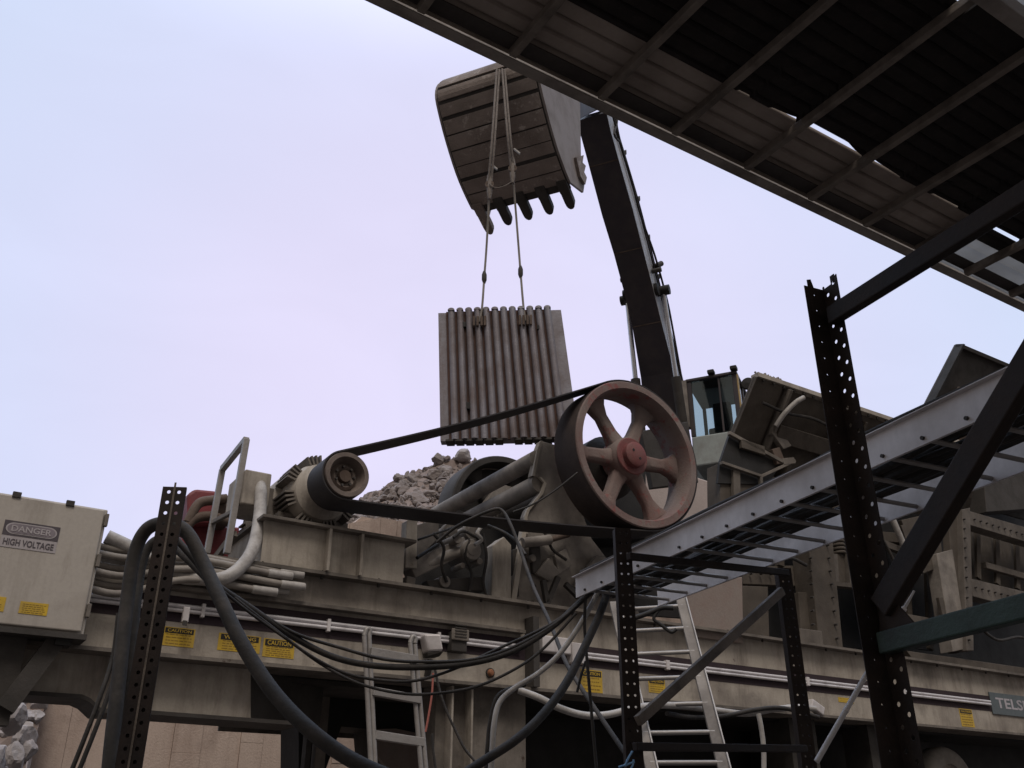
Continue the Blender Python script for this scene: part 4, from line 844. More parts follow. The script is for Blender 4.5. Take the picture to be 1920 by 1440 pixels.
# wear strips following the shell
cum = [0]
for a_, c_ in zip(left, left[1:]): cum.append(cum[-1] + (c_ - a_).length)
def at_arc(s_):
    for i in range(len(left) - 1):
        if cum[i] <= s_ <= cum[i + 1]:
            f = (s_ - cum[i]) / (cum[i + 1] - cum[i]); return left[i].lerp(left[i + 1], f), NB[i].lerp(NB[i + 1], f).normalized()
    return left[-1], NB[-1]
NS = 10; L0, L1 = cum[-1] * .05, cum[-1] * .95; rnd = random.Random(21)
for k in range(NS):
    s0 = L0 + (L1 - L0) * k / NS; s1 = L0 + (L1 - L0) * (k + 1) / NS - rnd.choice((.012, .02, .03, .055)); poly = []
    th_ = rnd.uniform(.014, .03)
    for t_ in (0, .33, .66, 1): p_, n_ = at_arc(s0 + (s1 - s0) * t_); poly.append((p_, n_))
    pp = [p_ - n_ * th_ for p_, n_ in poly] + [p_ - n_ * .001 for p_, n_ in poly[::-1]]
    MB().prism([q_ + LR * .02 for q_ in pp], LR * (WB - .04)).build('wear_strip', BUCK, bk, .004)
tipd = (left[-1] - left[-4]).normalized()
for k in range(5):
    c_ = left[-1] + LR * (.09 + (WB - .18) * k / 4) - tipd * .10; nn = NB[-1]; hw = .078; L_ = .41 if k else .49
    out = []
    for s_, w_ in ((-.1, 1.0), (.10, 1.0), (.12, .92), (L_ * .7, .9), (L_ * .85, .82), (L_ * .94, .6), (L_, .25)): out.append((s_, w_))
    pl_ = [c_ + tipd * s_ - LR * hw * w_ for s_, w_ in out] + [c_ + tipd * s_ + LR * hw * w_ for s_, w_ in out[::-1]]
    MB().prism([p_ - nn * .045 for p_ in pl_], nn * .12).build('tooth', DARKST if k else BUCK, bk, .012)
# cab
CFP = V((4.16, 17.2, 0))
def cf(x, y, off=0): return onp(x, y, CFP + EA * off, EA)
cb = MB()
tlc, trc, blc, brc = cf(1287, 716), cf(1380, 702), cf(1300, 818), cf(1385, 806)
wv = LR * ((trc - tlc).dot(LR)); zt_, zm, zb = (tlc.z + trc.z) / 2, (blc.z + brc.z) / 2, cf(1320, 872).z
o_ = V((tlc.x, tlc.y, 0)); dep = EA * 1.5
def cbx(l0, l1, e0, e1, z0, z1): return MB().box(o_ + LR * l0 + EA * e0 + ZH * z0, LR * (l1 - l0), EA * (e1 - e0), ZH * (z1 - z0))
wl_ = wv.length
cabp = cbx(0, wl_, 0, 1.5, zb, zm).build('cab', EX_G, ex, .03)
cbx(-.02, wl_ + .02, -.02, 1.5, zt_, zt_ + .07).build('cab_roof', EX_D, cabp, .02)
for l0, l1, e0, m_ in ((0, .09, 0, EX_D), (wl_ - .09, wl_, 0, EX_D), (wl_ - .07, wl_, .7, EX_D), (wl_ - .07, wl_, 1.42, EX_D), (0, .07, 1.42, EX_D), (wl_ * .62, wl_ * .66, 0.02, EX_D)):
    cbx(l0, l1, e0, e0 + .08, zm + .001, zt_ - .001).build('cab_pillar', m_, cabp, .01)
cbx(wl_ + .002, wl_ + .03, .02, .1, zm + .1, zt_).build('cab_edge', AMBER, cabp)
cbx(.092, wl_ - .092, .03, .036, zm + .002, zt_ - .002).build('windscreen', GLASS, cabp)
cbx(wl_ - .03, wl_ - .024, .09, 1.41, zm + .002, zt_ - .002).build('side_glass', GLASS, cabp)
cbx(.08, wl_ - .08, 1.44, 1.47, zm + .002, zm + .25).build('rear_panel', EX_D, cabp)
cbx(.34, wl_ - .30, .75, .9, zm + .002, zm + 1.0).build('operator_seat', SEAT, cabp, .04)
cbx(.28, wl_ - .2, .4, .8, zm + .002, zm + .3).build('operator_seat', SEAT, cabp, .04)
cbx(.30, .78, .05, .09, zt_ - .2, zt_ - .01).build('sun_blind', SEAT, cabp, .01)
for l_ in (wl_ * .45, wl_ - .1): cbx(l_, l_ + .14, -.1, .06, zt_ + .071, zt_ + .16).build('work_light', BLACKST, cabp, .02)
cbx(-.12, .0, -.05, .1, zm + .2, zt_ + .04).build('grab_rail', GREYST, cabp, .01)
MB().lathe(o_ + LR * (wl_ + .2) + EA * .05 + ZH * (zt_ - .22), EA, [(0, 0), (.12, .01), (.14, .05), (0, .08)], 18, False).build('mirror', BLACKST, cabp, smooth=True)
cbx(-1.0, wl_ + .1, .9, 4.2, zb - .5, zm - .15).build('upper_body', EX_G, ex, .05)
for l0 in (-1.0, wl_ + .0):
    cbx(l0 - .1, l0 + .5, -.6, 3.6, 5.7, zb - .6).build('track', BLACKST, ex, .15)

# ------------------------------------------------------------------ the hanging jaw plate and its slings
jp = thing('jaw_plate', 'ribbed steel jaw plate hanging from two slings under the bucket', 'jaw plate', onY(946, 822, 10.1))
TL, TR, BL, BR = onY(822, 580, 10.1), onY(1052, 588, 10.02), onY(826, 822, 10.1), onY(1074, 828, 10.02)
jx = V((TR.x - TL.x, TR.y - TL.y, 0)); jw = jx.length; jx.normalize(); jn = V((jx.y, -jx.x, 0)); 
if jn.y > 0: jn = -jn
ztop, zbot = (TL.z + TR.z) / 2, (BL.z + BR.z) / 2; O_ = V((TL.x, TL.y, 0)); tilt = .0
prf = [(0, 0)]
mg = .075 * jw; NR_ = 12; pit = (jw - 2 * mg) / NR_
for k in range(NR_):
    x0 = mg + pit * k; rh = .065 + .03 * ((k * 7) % 5) / 5
    for t_ in range(0, 9): a = pi * t_ / 8; prf.append((x0 + pit * .5 - cos(a) * pit * .40, .004 + sin(a) ** .7 * rh if 0 < t_ < 8 else .0))
prf.append((jw, 0)); back = [(jw, -.12), (0, -.12)]
H = ztop - zbot
front = [O_ + jx * x + jn * d + ZH * zbot for x, d in prf + back]
tw = 1 / (1.0 + .052)
def tap(p, z): q = V(p) - O_; x_ = q.dot(jx); d_ = q.dot(jn); f_ = (z - zbot) / H; return O_ + jx * (x_ + (BL.x - TL.x) * (1 - f_) * 1.0 + x_ * .055 * (1 - f_)) + jn * d_ + ZH * z
nf = len(front); fr2 = [tap(p, zbot) for p in front] + [tap(p, ztop) for p in front]
MB().add(fr2, [tuple(range(nf)), tuple(range(nf, 2 * nf))] + [(i, (i + 1) % nf, nf + (i + 1) % nf, nf + i) for i in range(nf)]).build('ribbed_plate', MANG, jp)
# rib tops stand proud of the top edge
for k in range(NR_):
    x0 = mg + pit * (k + .5); c_ = O_ + jx * x0 + ZH * (ztop - .004)
    prs = [(c_ + jx * cos(pi * t_ / 10) * pit * .40 + ZH * sin(pi * t_ / 10) * .034) for t_ in range(11)]
    MB().prism([p + jn * .075 for p in prs], -jn * .17).build('rib_top', MANG, jp)
    ga = [O_ + jx * (mg + pit * k - pit * .13) + jn * .002, O_ + jx * (mg + pit * k + pit * .13) + jn * .002]
    gv = [tap(ga[0], zbot), tap(ga[1], zbot), tap(ga[1], ztop), tap(ga[0], ztop)]; MB().prism(gv, jn * .022).build('rust_groove', GROOVE, jp)
for ks in (range(0, 6), range(7, NR_)):
  mb = MB()
  for k in ks:
    x0 = mg + pit * (k + .1); mb.box(O_ + jx * (x0 * 1.055 + .02) + ZH * (zbot - .025) - jn * .10, jx * pit * .84, jn * .16, ZH * .024)
  mb.build('bottom_foot', DARKST, jp)
for px_, py_, w_, h_ in ((870, 608, .05, .07), (1011, 613, .055, .06), (878, 760, .055, .09)):
    c_ = onp(px_, py_, O_ + jn * .066, jn); MB().box(c_ - jx * w_ / 2 - ZH * h_ / 2, jx * w_, ZH * h_, -jn * .05).build('bolt_hole', BLACKST, jp, .006)
eyes = []
for px_, py_ in ((899, 606), (985, 604)):
    c_ = onp(px_, py_, O_ + jn * .06, jn)
    for dx in (-.065, -.02, .03, .07): MB().box(c_ + jx * (dx - .015) - ZH * .06, jx * .03, ZH * .14, jn * .05).build('lifting_lug', RUST, jp, .008)
    eyes.append(c_ + jn * .06 + ZH * .02)
for nm, pts, lab in (('lifting_sling', ((899, 604, 10.0), (904, 575, 10.0), (908, 520, 10.02), (913, 450, 10.02), (918, 350, 9.9), (926, 250, 9.75), (934, 130, 9.95)), 'twisted lifting sling from the bucket to the jaw plate, nearer its plain left margin'),
                     ('lifting_sling', ((985, 602, 10.0), (981, 570, 10.0), (976, 510, 10.02), (969, 420, 10.02), (961, 320, 9.9), (953, 240, 9.75), (944, 130, 9.95)), 'twisted lifting sling from the bucket to the jaw plate, nearer the excavator boom')):
    t = thing(nm, lab, 'sling', onY(*pts[0]), 'slings holding the jaw plate')
    P_ = QY(pts); lo = smooth_path(P_[:5], 6); up = smooth_path(P_[4:], 6)
    MB().tube(lo, .014, 8).build('wire_rope', GREYST, t, smooth=True)
    for s_ in (-1, 1):
        MB().tube([p_ + V((s_ * .018, s_ * .006, 0)) for p_ in up], .015, 8).build('sling_strand', ROPE, t, smooth=True)
    c_ = P_[2]; MB().tube([c_ + ZH * .09, c_ + ZH * .04, c_ - ZH * .04, c_ - ZH * .09], [.016, .032, .032, .016], 10).build('turnbuckle', DARKST, t, smooth=True)
    c_ = P_[4]; MB().tube([c_ + ZH * .22, c_ + ZH * .12, c_ - ZH * .1, c_ - ZH * .2], [.022, .042, .036, .02], 10).build('sling_hook', ROPE, t, smooth=True)
    MB().lathe(c_ + ZH * .02 - V((0, .02, 0)), V((0, 1, 0)), [(.035, -.012), (.058, -.012), (.058, .012), (.035, .012)], 16).build('shackle', RUST, t, smooth=True)
    c_ = P_[4] + ZH * .32; MB().bar(c_ + V((.02, -.03, .02)), c_ + V((.10, -.03, -.06)), .03, .02).build('sling_tag', HOSE_L, t)
    if nm: pass
q = [onY(x, y, 9.85) for x, y in ((918, 345), (928, 352), (945, 349), (958, 342))]
tag(MB().tube(smooth_path(q, 5), .008, 6).build('tie_cord', ROPE, smooth=True), 'thin loose cord tied across between the two lifting slings', 'cord')

# ------------------------------------------------------------------ storage rack posts and braces
def perforated(mb, o, ex_, ez_, w_, H_, cols, pitch, r):
    """flat strip with real round holes: cols = [(x0, x1, zshift)] cells across the width"""
    rows = int(H_ / pitch); K = 16
    for (x0, x1, hole, sh) in cols:
        for j in range(rows):
            z0, z1 = j * pitch, (j + 1) * pitch
            z0, z1 = z0 + sh * pitch, z1 + sh * pitch
            if not hole: mb.add([o + ex_ * x0 + ez_ * z0, o + ex_ * x1 + ez_ * z0, o + ex_ * x1 + ez_ * z1, o + ex_ * x0 + ez_ * z1], [(0, 1, 2, 3)]); continue
            cx, cz_, hx, hz = (x0 + x1) / 2, (z0 + z1) / 2, (x1 - x0) / 2, pitch / 2; vs = []
            for k in range(K):
                a = 2 * pi * k / K + pi / K * 0; sc = 1 / max(abs(cos(a)), abs(sin(a)))
                vs.append(o + ex_ * (cx + hx * cos(a) * sc) + ez_ * ((z0 + z1) / 2 + hz * sin(a) * sc))
            for k in range(K):
                a = 2 * pi * k / K; vs.append(o + ex_ * (cx + r * cos(a)) + ez_ * (cz_ + r * sin(a)))
            mb.add(vs, [(k, (k + 1) % K, K + (k + 1) % K, K + k) for k in range(K)])
def rack_post(parent, base, fdir, sdir, wf, ws_l, ws_r, H_, name='post', m=RACK, pitch=.05, r=.0085, zz=0.0, notch=False):
    """C section: face of width wf along fdir, flanges along sdir at both edges"""
    mb = MB(); o = V(base); g_ = wf * .1
    perforated(mb, o, fdir, ZH, wf, H_, [(0, wf * .14, 0, 0), (wf * .14, wf * .42, 1, 0), (wf * .42, wf * .58, 0, 0), (wf * .58, wf * .86, 1, zz), (wf * .86, wf, 0, 0)], pitch, r)
    if ws_l: perforated(mb, o, sdir, ZH, ws_l, H_, [(0, ws_l * .35, 0, 0), (ws_l * .35, ws_l * .7, 1, 0), (ws_l * .7, ws_l, 0, 0)], pitch, r * .42)
    HH = int(H_ / pitch) * pitch
    if ws_r: mb.add([o + fdir * wf, o + fdir * wf + sdir * ws_r, o + fdir * wf + sdir * ws_r + ZH * HH, o + fdir * wf + ZH * HH], [(0, 1, 2, 3)])
    if notch:
        T = o + ZH * (int(H_ / pitch) * pitch)
        mb.add([T, T + fdir * wf * .1, T + fdir * wf * .1 + ZH * .008, T + fdir * wf * .05 + ZH * .01, T + ZH * .006], [(0, 1, 2, 3, 4)])
        mb.add([T + fdir * wf * .7, T + fdir * wf, T + fdir * wf + ZH * .02, T + fdir * wf * .85 + ZH * .016], [(0, 1, 2, 3)])
        mb.add([T + sdir * ws_l * .5, T + sdir * ws_l * .8, T + sdir * ws_l * .8 + ZH * .022, T + sdir * ws_l * .6 + ZH * .026], [(0, 1, 2, 3)])
    bm = MB(); bm.v, bm.f = mb.v, mb.f
    ob = bm.build(name, m, parent, solid=.0025); return ob
def hd(az): return V((sin(radians(az)), cos(radians(az)), 0))
# near right frame
A0 = onz(1541, 533, 3.02); A0 = V((A0.x, A0.y, 0))
fa = hd(157.2); fs_ = hd(67.2)
rf = thing('storage_rack', 'dark perforated rack frame with thick braces nearest the camera, under the roof edge', 'rack', A0, 'storage rack frames')
# far post: web faces away, flange towards the camera
WBASE = A0 + fs_ * .02
rack_post(rf, A0, fa, -fs_, .060, .066, 0, 3.02, zz=.5, pitch=.05, r=.006, notch=True)
np_ = A0 + fa * 1.0
rack_post(rf, np_, -fa, -fs_, .060, .066, 0, 3.02, zz=.5, pitch=.05, r=.006)
pn = fs_
def rk(x, y): return onp(x, y, A0 - fs_ * .018, pn)
def strut(p_, q_, w_, h_, m, nm='brace'): return MB().bar(p_, q_, w_, h_, fs_).build(nm, m, rf, .004)
a_, c_ = rk(1558, 594), rk(1735, 482); c_ = a_ + (c_ - a_).normalized() * 1.02; strut(a_, c_, .03, .052, RACK, 'strut')
a_, c_ = rk(1655, 1140), rk(1925, 690); strut(a_, a_ + (c_ - a_) * 1.15, .035, .062, RACK)
a_, c_ = rk(1655, 1207), rk(1925, 1138); strut(a_, a_ + (c_ - a_) * 1.3, .035, .05, RACK_G, 'strut')
gq = [rk(x, y) for x, y in ((1648, 1110), (1668, 1118), (1722, 1178), (1725, 1195), (1650, 1215))]
MB().prism(gq, fs_ * .006).build('gusset_plate', RACK, rf)
# middle frame carrying the far end of the tray
BZT = 2.73
B0 = onz(1167, 990, BZT); B0 = V((B0.x, B0.y, 0)); C0_ = onz(1470, 1065, BZT); C0_ = V((C0_.x, C0_.y, 0)); md = (C0_ - B0).normalized(); mn = V((md.y, -md.x, 0)); 
if mn.y > 0: mn = -mn
mf = thing('storage_rack', 'dark perforated rack frame with diagonal brown brace below the far end of the cable tray', 'rack', B0, 'storage rack frames')
fx = hd(85)
rack_post(mf, B0 - fx * .03, fx, hd(-5), .062, .05, .05, BZT, pitch=.042, r=.0046)
rack_post(mf, C0_ - fx * .03, fx, hd(-5), .062, .05, .05, BZT, pitch=.042, r=.0046)
def mk(x, y, off=0.05): return onp(x, y, B0 + mn * off, mn)
def mstrut(p_, q_, w_, h_, m, nm): return MB().bar(p_, q_, w_, h_, mn).build(nm, m, mf, .003)
mstrut(mk(1178, 1043), mk(1476, 1074), .025, .028, RACK, 'strut')
mstrut(mk(1190, 1400), mk(1510, 1404), .025, .029, RACK, 'strut')
mstrut(mk(1196, 1352), mk(1466, 1108), .025, .038, RACK_B, 'brace')
# single left post
L0_ = onz(331, 897, 3.0); L0_ = V((L0_.x, L0_.y, 0))
lf = thing('rack_upright', 'single tall perforated dark steel post with hose looped behind, beside the cabinet', 'rack', L0_, 'storage rack frames')
fl_ = hd(85); rack_post(lf, L0_ - fl_ * .05, fl_, hd(-14), .098, .075, .02, 3.0, name='post_channel', pitch=.047, r=.0078)
MB().box(L0_ - fl_ * .046 + hd(-5) * .012, fl_ * .092, hd(-5) * .003, ZH * 2.78).build('back_channel', RACK, lf)
MB().box(L0_ - fl_ * .004 - hd(-5) * .004, fl_ * .008, hd(-5) * .003, ZH * 2.98).build('groove_lip', RACK_B, lf)

# ------------------------------------------------------------------ cable tray
TZ = 2.69
E0 = V((.3244, 4.7263, TZ)); TD = (V((1.3641, 2.4709, TZ)) - E0).normalized(); TP = V((-TD.y, TD.x, 0))
if TP.x < 0: TP = -TP
LT, WT, HT = 4.6, .49, .105
tr_ = thing('cable_tray', 'white galvanised ladder cable tray crossing towards the camera', 'cable tray', E0)
for off, s_ in ((0, -1), (WT, 1)):
    o = E0 + TP * off
    r1 = MB().box(o, TD * LT, TP * .003, ZH * HT).build('side_rail', GALV, tr_)
    MB().box(o + ZH * (HT - .003) + TP * (.0 if s_ > 0 else -.022), TD * LT, TP * .022, ZH * .003).build('rail_lip', GALV, r1)
    MB().box(o + TP * (.0031 if s_ < 0 else -.008), TD * LT, TP * .008, ZH * .003).build('rail_lip', GALV, r1)
    mb = MB()
    for k in range(27):
        q = o + TD * (.10 + .1665 * k) + ZH * .02; mb.cyl(q - TP * .008, q + TP * .011, .0065, 8)
    mb.build('rung_screw', DARKST, r1)
for k in range(27):
    q = E0 + TD * (.10 + .1665 * k) + ZH * .018; MB().cyl(q + TP * .004, q + TP * (WT - .001), .0085, 10).build('rung', ALU, tr_, smooth=True)
rnd = random.Random(17)
cab_lab = ['beside the near rail', 'next to the near rail cable', 'thick one left of the middle', 'thin one at the middle', 'thick one at the middle', 'thin one right of the middle', 'next to the far rail cable', 'beside the far rail']
for k in range(8):
    off = .05 + .30 * k / 7; r = (.016, .011, .018, .010, .018, .011, .015, .012)[k]; z = .027 + r; pts = []
    for j in range(15):
        pts.append(E0 + TD * (-.05 + (LT + .05) * j / 14) + TP * (off + rnd.uniform(-.018, .018)) + ZH * (z + rnd.uniform(0, .014)))
    tag(MB().tube(smooth_path(pts, 4), r, 8).build('tray_cable', RUBBER, smooth=True), f'black cable lying in the white cable tray, {cab_lab[k]}', 'cable', 'cables lying in the tray')
for k in range(5):
    pts = []
    for j in range(15): pts.append(E0 + TD * (-.05 + (LT + .05) * j / 14) + TP * (.06 + .06 * k + rnd.uniform(-.05, .05)) + ZH * (.05 + rnd.uniform(0, .03)))
    tag(MB().tube(smooth_path(pts, 4), .008, 8).build('tray_cable', RUBBER, smooth=True), 'thin dark cable tangled over the thicker cables in the tray', 'cable', 'tangled thin cables in the tray')
# cable resting along the top edge of the near rail
pts = [E0 + TD * (.05 + LT * j / 14) + ZH * (HT + .012 + rnd.uniform(0, .006)) + TP * rnd.uniform(.0, .02) for j in range(15)]
tag(MB().tube(smooth_path(pts, 4), .009, 8).build('tray_cable', RUBBER, smooth=True), 'thin black cable running along the top lip of the near tray rail', 'cable', 'cables lying in the tray')

# ------------------------------------------------------------------ hanging cables and hoses
G = 'hanging cables and hoses'
tube_px('thick_hose', [(196, 1600, 4.0), (205, 1440, 4.0), (222, 1280, 4.05), (238, 1130, 4.1), (252, 1040, 4.1), (272, 996, 4.08), (300, 981, 4.05), (330, 984, 4.0), (356, 1006, 4.0), (384, 1062, 4.0), (412, 1122, 3.95), (450, 1200, 3.9), (508, 1292, 3.85), (580, 1368, 3.8), (660, 1425, 3.8), (760, 1470, 3.8)], .030, RUBBER, 'thick black hose looping over behind the single post and sagging to the right', 'hose', G, 12)
tube_px('hose', [(214, 1600, 4.25), (226, 1440, 4.25), (244, 1250, 4.25), (258, 1110, 4.3), (268, 1050, 4.3), (282, 1022, 4.3), (300, 1012, 4.3), (322, 1022, 4.3), (350, 1045, 4.25), (398, 1092, 4.2)], .022, RUBBER, 'second dark hose inside the loop behind the single post', 'hose', G, 12)
for k, (dx, lb) in enumerate(((0, 'leftmost thin black cable falling beside the single post'), (14, 'thin black cable falling between the post hose and its neighbour'))):
    tube_px('thin_cable', [(120 + dx, 1480, 4.1), (160 + dx, 1380, 4.12), (190 + dx, 1300, 4.15), (212 + dx, 1230, 4.2), (222 + dx, 1150, 4.2)], .010, RUBBER, lb, 'cable', G)
tube_px('hanging_cable', [(330, 1010, 4.1), (365, 1050, 4.1), (400, 1092, 4.1), (470, 1140, 4.25), (540, 1188, 4.35), (620, 1230, 4.45), (700, 1248, 4.5), (790, 1251, 4.55), (880, 1244, 4.6), (960, 1222, 4.65), (1030, 1180, 4.7), (1086, 1130, 4.75), (1110, 1108, 4.75)], .015, RUBBER, 'thicker black cable sagging from the hose tie up to the tray end', 'cable', G)
tube_px('hanging_cable', [(400, 1094, 4.1), (470, 1138, 4.25), (550, 1186, 4.35), (640, 1215, 4.45), (720, 1236, 4.5), (800, 1241, 4.55), (890, 1236, 4.6), (965, 1212, 4.65), (1040, 1170, 4.7), (1096, 1122, 4.75)], .008, RUBBER, 'thin black cable following just above the thicker sagging cable', 'cable', G)
tube_px('hanging_cable', [(402, 1096, 4.05), (470, 1150, 4.2), (540, 1200, 4.3), (610, 1250, 4.4), (680, 1284, 4.45), (760, 1301, 4.5), (830, 1299, 4.55), (900, 1285, 4.6), (970, 1252, 4.65), (1020, 1215, 4.7), (1080, 1150, 4.72)], .007, RUBBER, 'thin black cable hanging lowest across the tubular ladder', 'cable', G)
tube_px('hanging_cable', [(420, 1105, 4.15), (500, 1168, 4.25), (580, 1228, 4.35), (650, 1263, 4.45), (720, 1276, 4.5), (780, 1276, 4.55), (850, 1255, 4.6), (930, 1218, 4.65), (1030, 1172, 4.7), (1090, 1128, 4.75)], .007, RUBBER, 'thin black cable in the middle of the sagging bunch', 'cable', G)
tube_px('pale_hose', [(912, 1560, 4.6), (922, 1420, 4.6), (926, 1360, 4.6), (936, 1318, 4.62), (962, 1292, 4.65), (1010, 1262, 4.7), (1050, 1225, 4.72), (1085, 1175, 4.75), (1110, 1132, 4.78), (1122, 1108, 4.78)], .013, HOSE_L, 'pale grey hose climbing in a bend from below to the tray end', 'hose', G)
tube_px('hanging_cable', [(906, 1560, 4.66), (914, 1400, 4.66), (922, 1340, 4.66), (934, 1305, 4.66), (960, 1290, 4.68), (985, 1284, 4.7)], .010, RUBBER, 'black cable bound beside the bend of the pale grey hose', 'cable', G)
tube_px('thick_hose', [(840, 1470, 4.2), (905, 1428, 4.25), (970, 1385, 4.3), (1022, 1335, 4.4), (1062, 1280, 4.5), (1095, 1215, 4.6), (1125, 1150, 4.7), (1142, 1100, 4.78), (1150, 1072, 4.8)], .020, RUBBER, 'thick dusty black hose sweeping up from the lower middle to the tray', 'hose', G, 12)
tube_px('pale_hose', [(972, 1294, 6.0), (1010, 1308, 6.0), (1050, 1328, 6.0), (1095, 1341, 6.1), (1140, 1340, 6.2), (1190, 1328, 6.3), (1240, 1322, 6.5), (1300, 1326, 6.8), (1350, 1333, 7.0), (1400, 1338, 7.1), (1450, 1330, 7.2), (1500, 1326, 7.3), (1530, 1330, 7.3)], .022, HOSE_L, 'pale grey hose hung in shallow waves below the beam edge', 'hose', G)
tube_px('hanging_cable', [(1250, 1338, 6.6), (1300, 1345, 6.8), (1360, 1342, 7.0), (1420, 1330, 7.1), (1470, 1328, 7.2), (1535, 1345, 7.3)], .016, RUBBER, 'black cable hung in waves below the beam behind the middle rack', 'cable', G)
tube_px('pale_hose', [(1422, 1338, 7.0), (1428, 1370, 7.0), (1432, 1410, 7.0), (1432, 1480, 7.0)], .018, HOSE_L, 'short pale hose dropping straight down behind the middle rack', 'hose', G)
tube_px('thin_cable', [(820, 1016, 7.5), (860, 985, 7.4), (920, 957, 7.3), (942, 958, 7.3), (958, 985, 7.2), (975, 1030, 7.1), (1000, 1100, 6.8), (1030, 1165, 6.3), (1060, 1240, 5.8), (1090, 1290, 5.5), (1130, 1350, 5.3), (1172, 1412, 5.1)], .013, RUBBER, 'grey brown cable looping over the lower belt and falling across the beam', 'cable', G)
tube_px('thin_cable', [(915, 985, 7.4), (945, 998, 7.3), (968, 1015, 7.2), (985, 1040, 7.1)], .012, RUBBER, 'short cable joining the loop below the belt near the guard post', 'cable', G)
tube_px('thin_cable', [(1083, 886, 7.4), (1040, 920, 7.4), (1000, 945, 7.4), (962, 960, 7.4)], .008, RUBBER, 'thin cable stretched across the crusher side plate to the belt', 'cable', G)
tube_px('cord', [(812, 1262, 6.4), (810, 1300, 6.4), (804, 1340, 6.4), (798, 1372, 6.4)], .007, CORD_R, 'faded red cord hanging beside the tubular ladder', 'cord')
tube_px('thin_cable', [(815, 1250, 6.2), (822, 1285, 6.2), (834, 1325, 6.2), (855, 1372, 6.2), (872, 1405, 6.2), (896, 1434, 6.2), (920, 1470, 6.2)], .008, RUBBER, 'thin black cable slanting down across the support leg', 'cable', G)
tube_px('thin_cable', [(810, 1375, 6.3), (812, 1405, 6.3), (818, 1450, 6.3)], .008, RUBBER, 'short thin black cable hanging left of the support leg', 'cable', G)
tube_px('thin_cable', [(1098, 1120, 4.75), (1096, 1170, 4.75), (1100, 1230, 4.75), (1106, 1300, 4.75), (1112, 1370, 4.75), (1120, 1460, 4.75)], .008, RUBBER, 'thin dark cable hanging straight down from the tray end', 'cable', G)
tube_px('thin_cable', [(1098, 1240, 4.9), (1090, 1265, 4.9), (1082, 1298, 4.9)], .007, RUBBER, 'short black wire end across the caution sticker', 'cable', G)
# knotted chain and wires on the leaning ladder
tube_px('chain', [(1180, 1162, 6.4), (1215, 1150, 6.4), (1240, 1140, 6.4), (1262, 1140, 6.4)], .018, BLACKST, 'dark chain draped behind the middle rack post over the ladder top', 'chain')
tube_px('chain', [(1236, 1142, 6.4), (1226, 1160, 6.4), (1240, 1172, 6.4), (1258, 1185, 6.4), (1268, 1180, 6.4)], .012, BLACKST, 'short dark chain dangling in a loop beside the ladder stile', 'chain')
bw = thing('blue_wire', 'tuft of light blue wire tied at the foot of the middle rack post', 'wire', onY(1180, 1430, 3.5))
for pts in (((1172, 1436), (1178, 1422), (1186, 1408)), ((1172, 1436), (1180, 1432), (1190, 1428)), ((1160, 1438), (1172, 1434), (1176, 1424)), ((1180, 1445), (1186, 1436), (1188, 1424))):
    MB().tube(smooth_path([onY(x, y, 3.5) for x, y in pts], 4), .0034, 6).build('wire_strand', BLUE, bw, smooth=True)
# white pole behind the near frame, in two sleeves
wp = thing('plastic_pole', 'thin white plastic pole slanting up behind the near rack post', 'pole', onY(1530, 1430, 3.3))
a_, c_ = onY(1531, 1428, 3.3), onY(1714, 1108, 3.3)
MB().tube([a_, a_.lerp(c_, .5), a_.lerp(c_, .86), a_.lerp(c_, .862), c_], [.0095, .009, .0085, .0065, .004], 12).build('pole_tube', PVC, wp, smooth=True)
for f in (.28, .62, .88): q = a_.lerp(c_, f); MB().cyl(q, a_.lerp(c_, f + .012), .0105, 12).build('pole_ring', GALV, wp, smooth=True)
bxp = thing('cable_gland', 'pale plastic cable gland on the beam edge behind the middle rack', 'gland', onv(1535, 1330, 7.8))
MB().bar(onv(1517, 1318, 7.8), onv(1540, 1335, 7.8), .1, .1, VH).build('gland_body', GALV, bxp, .012)

# ------------------------------------------------------------------ shed roof overhead
RZ = 4.6; KR = (RZ - CZ) / 2.4
rf_ = thing('shed_roof', 'dark corrugated shed roof with purlins and sky showing through gaps', 'roof', W(4, 1, 0))
VE = 2.05 * KR; VG = 1.735 * KR; VB1 = 1.02 * KR
bars = [.58 * KR - .45, .58 * KR, .929 * KR, 1.281 * KR, 1.659 * KR, 2.009 * KR, 2.389 * KR, 2.757 * KR, 3.104 * KR] + [3.104 * KR + .455 * k for k in range(1, 8)]
UA, UB = -1.2, 8.5
def corr(u0, u1, v0, v1, z, pitch, amp, name, m, edge=None, jag=None):
    nv = max(2, int((v1 - v0) / (pitch / 10))); us = [u0 + (u1 - u0) * i / max(1, int((u1 - u0) / .03)) for i in range(int((u1 - u0) / .03) + 1)]
    vs = []; 
    for u_ in us:
        e1 = v1 + (jag(u_) if jag else 0)
        for j in range(nv + 1):
            v_ = v0 + (e1 - v0) * j / nv; ph = (v_ / pitch) % 1.0; vs.append(W(u_, v_, z + amp * (1.6 * max(0.0, 1 - abs(ph - .5) / .16) - .4)))
    n = nv + 1; fs = [(i * n + j, (i + 1) * n + j, (i + 1) * n + j + 1, i * n + j + 1) for i in range(len(us) - 1) for j in range(nv)]
    return MB().add(vs, fs).build(name, m, rf_, smooth=True, solid=.0015)
USPL = onz(1712, 500, RZ).dot(UH) + .05
corr(UA, USPL, VG, VE - .02, RZ + .055, .085, .014, 'eave_sheet', ROOFM)
corr(USPL + .01, UB, VG + .12, VE - .02, RZ + .055, .11, .006, 'translucent_sheet', FIBRE)
corr(USPL + .01, UB, VG + .01, VG + .118, RZ + .05, .078, .008, 'eave_sheet', ROOFD)
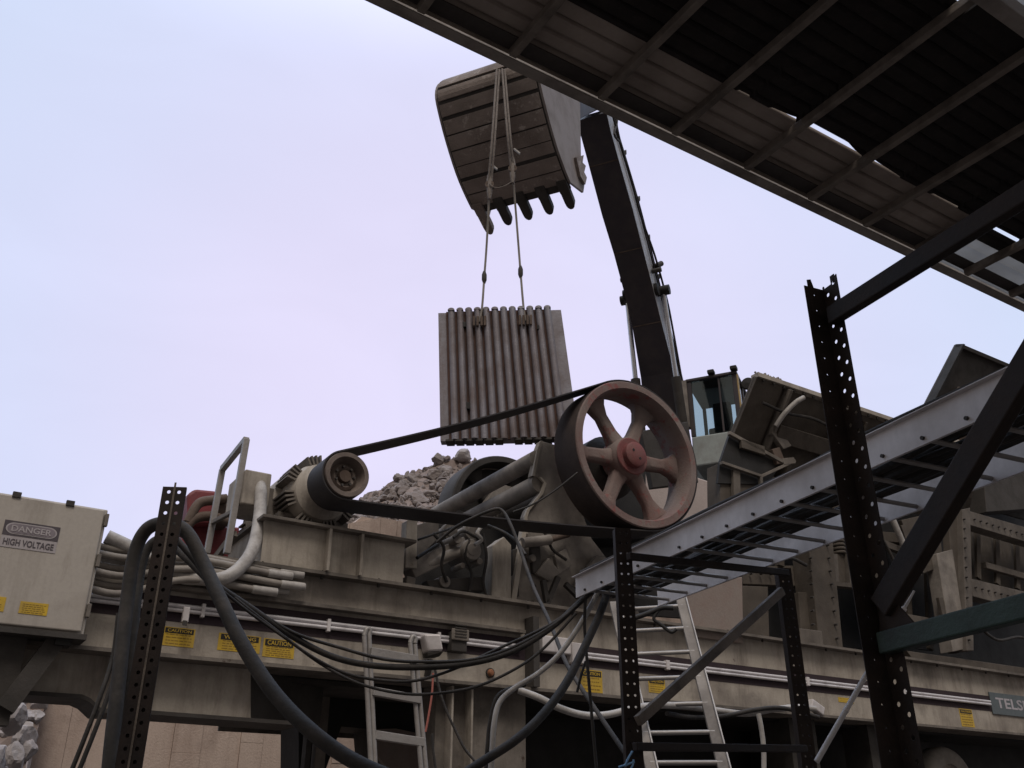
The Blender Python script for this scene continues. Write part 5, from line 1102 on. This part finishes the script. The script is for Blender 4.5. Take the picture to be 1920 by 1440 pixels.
def gapfun(u_):
    g_ = 0.02
    for (x0, y0, x1, y1, w0, w1) in ((1390, 155, 1416, 168, .006, .012), (1425, 213, 1480, 238, .006, .045), (1490, 250, 1575, 280, .06, .06), (1575, 280, 1602, 300, .06, .005), (1610, 315, 1665, 345, .04, .0), (1745, 360, 1800, 390, .012, .02), (1826, 436, 1886, 466, .014, .02), (1890, 480, 1930, 502, .03, .035)):
        ua, ub = onz(x0, y0, RZ + .06).dot(UH), onz(x1, y1, RZ + .06).dot(UH)
        if ua <= u_ <= ub: return -.36 * (w0 + (w1 - w0) * (u_ - ua) / (ub - ua))
    return g_
corr(UA, UB, VB1 + .05, VG, RZ + .062, .078, .012, 'main_sheet', ROOFD, jag=gapfun)
corr(UA, onz(1775, 12, RZ).dot(UH), -4.0, VB1 + .045, RZ + .062, .078, .012, 'main_sheet', ROOFD)
corr(onz(1775, 12, RZ).dot(UH), UB, -4.0, VB1 - .06, RZ + .075, .11, .006, 'translucent_sheet', FIBRE)
u_a = onz(1778, 12, RZ).dot(UH)
MB().ubox(UA, u_a + .0, VB1 + .02, VB1 + .08, RZ + .03, RZ + .045).build('lap_strip', ROOFD, rf_)
MB().ubox(u_a + .12, UB, VB1 - .02, VB1 + .10, RZ + .03, RZ + .045).build('lap_strip', ROOFD, rf_)
MB().ubox(UA, UB, VB1 - .09, VB1 - .025, RZ - .05, RZ + .04).build('cross_beam', EAVE, rf_, .004)
MB().ubox(UA, UB, VE - .006, VE, RZ - .01, RZ + .075).build('eave_flange', EAVE, rf_)
MB().ubox(UA, UB, VE - .055, VE - .0065, RZ - .01, RZ - .004).build('eave_flange', EAVE, rf_)
MB().ubox(UA, UB, VE - .135, VE - .06, RZ + .028, RZ + .034).build('eave_beam', ROOFB, rf_)
for k, u_ in enumerate(bars):
    MB().ubox(u_ - .018, u_ + .018, -4.0, VE - .062, RZ - .012, RZ + .030).build('purlin', PURL, rf_, .004)
q = [W(onz(1560, 278, RZ).dot(UH), VG - .045, RZ + .06)]
a_ = onz(1551, 287, RZ + .1); MB().tube(smooth_path([onz(x, y, RZ + .12) for x, y in ((1548, 284), (1555, 279), (1566, 278), (1573, 284), (1575, 296))], 4), .003, 6).build('loose_wire', GREYST, rf_)
for pu, pv in ((UA + .3, VE - .2), (UB - .3, VE - .2), (UA + .3, -3.8), (UB - .3, -3.8)):
    MB().ubox(pu - .05, pu + .05, pv - .05, pv + .05, 0, RZ - .012).build('roof_post', RACK, rf_)

# remove helper keys
for o in bpy.data.objects:
    if '_org' in o.keys(): del o['_org']
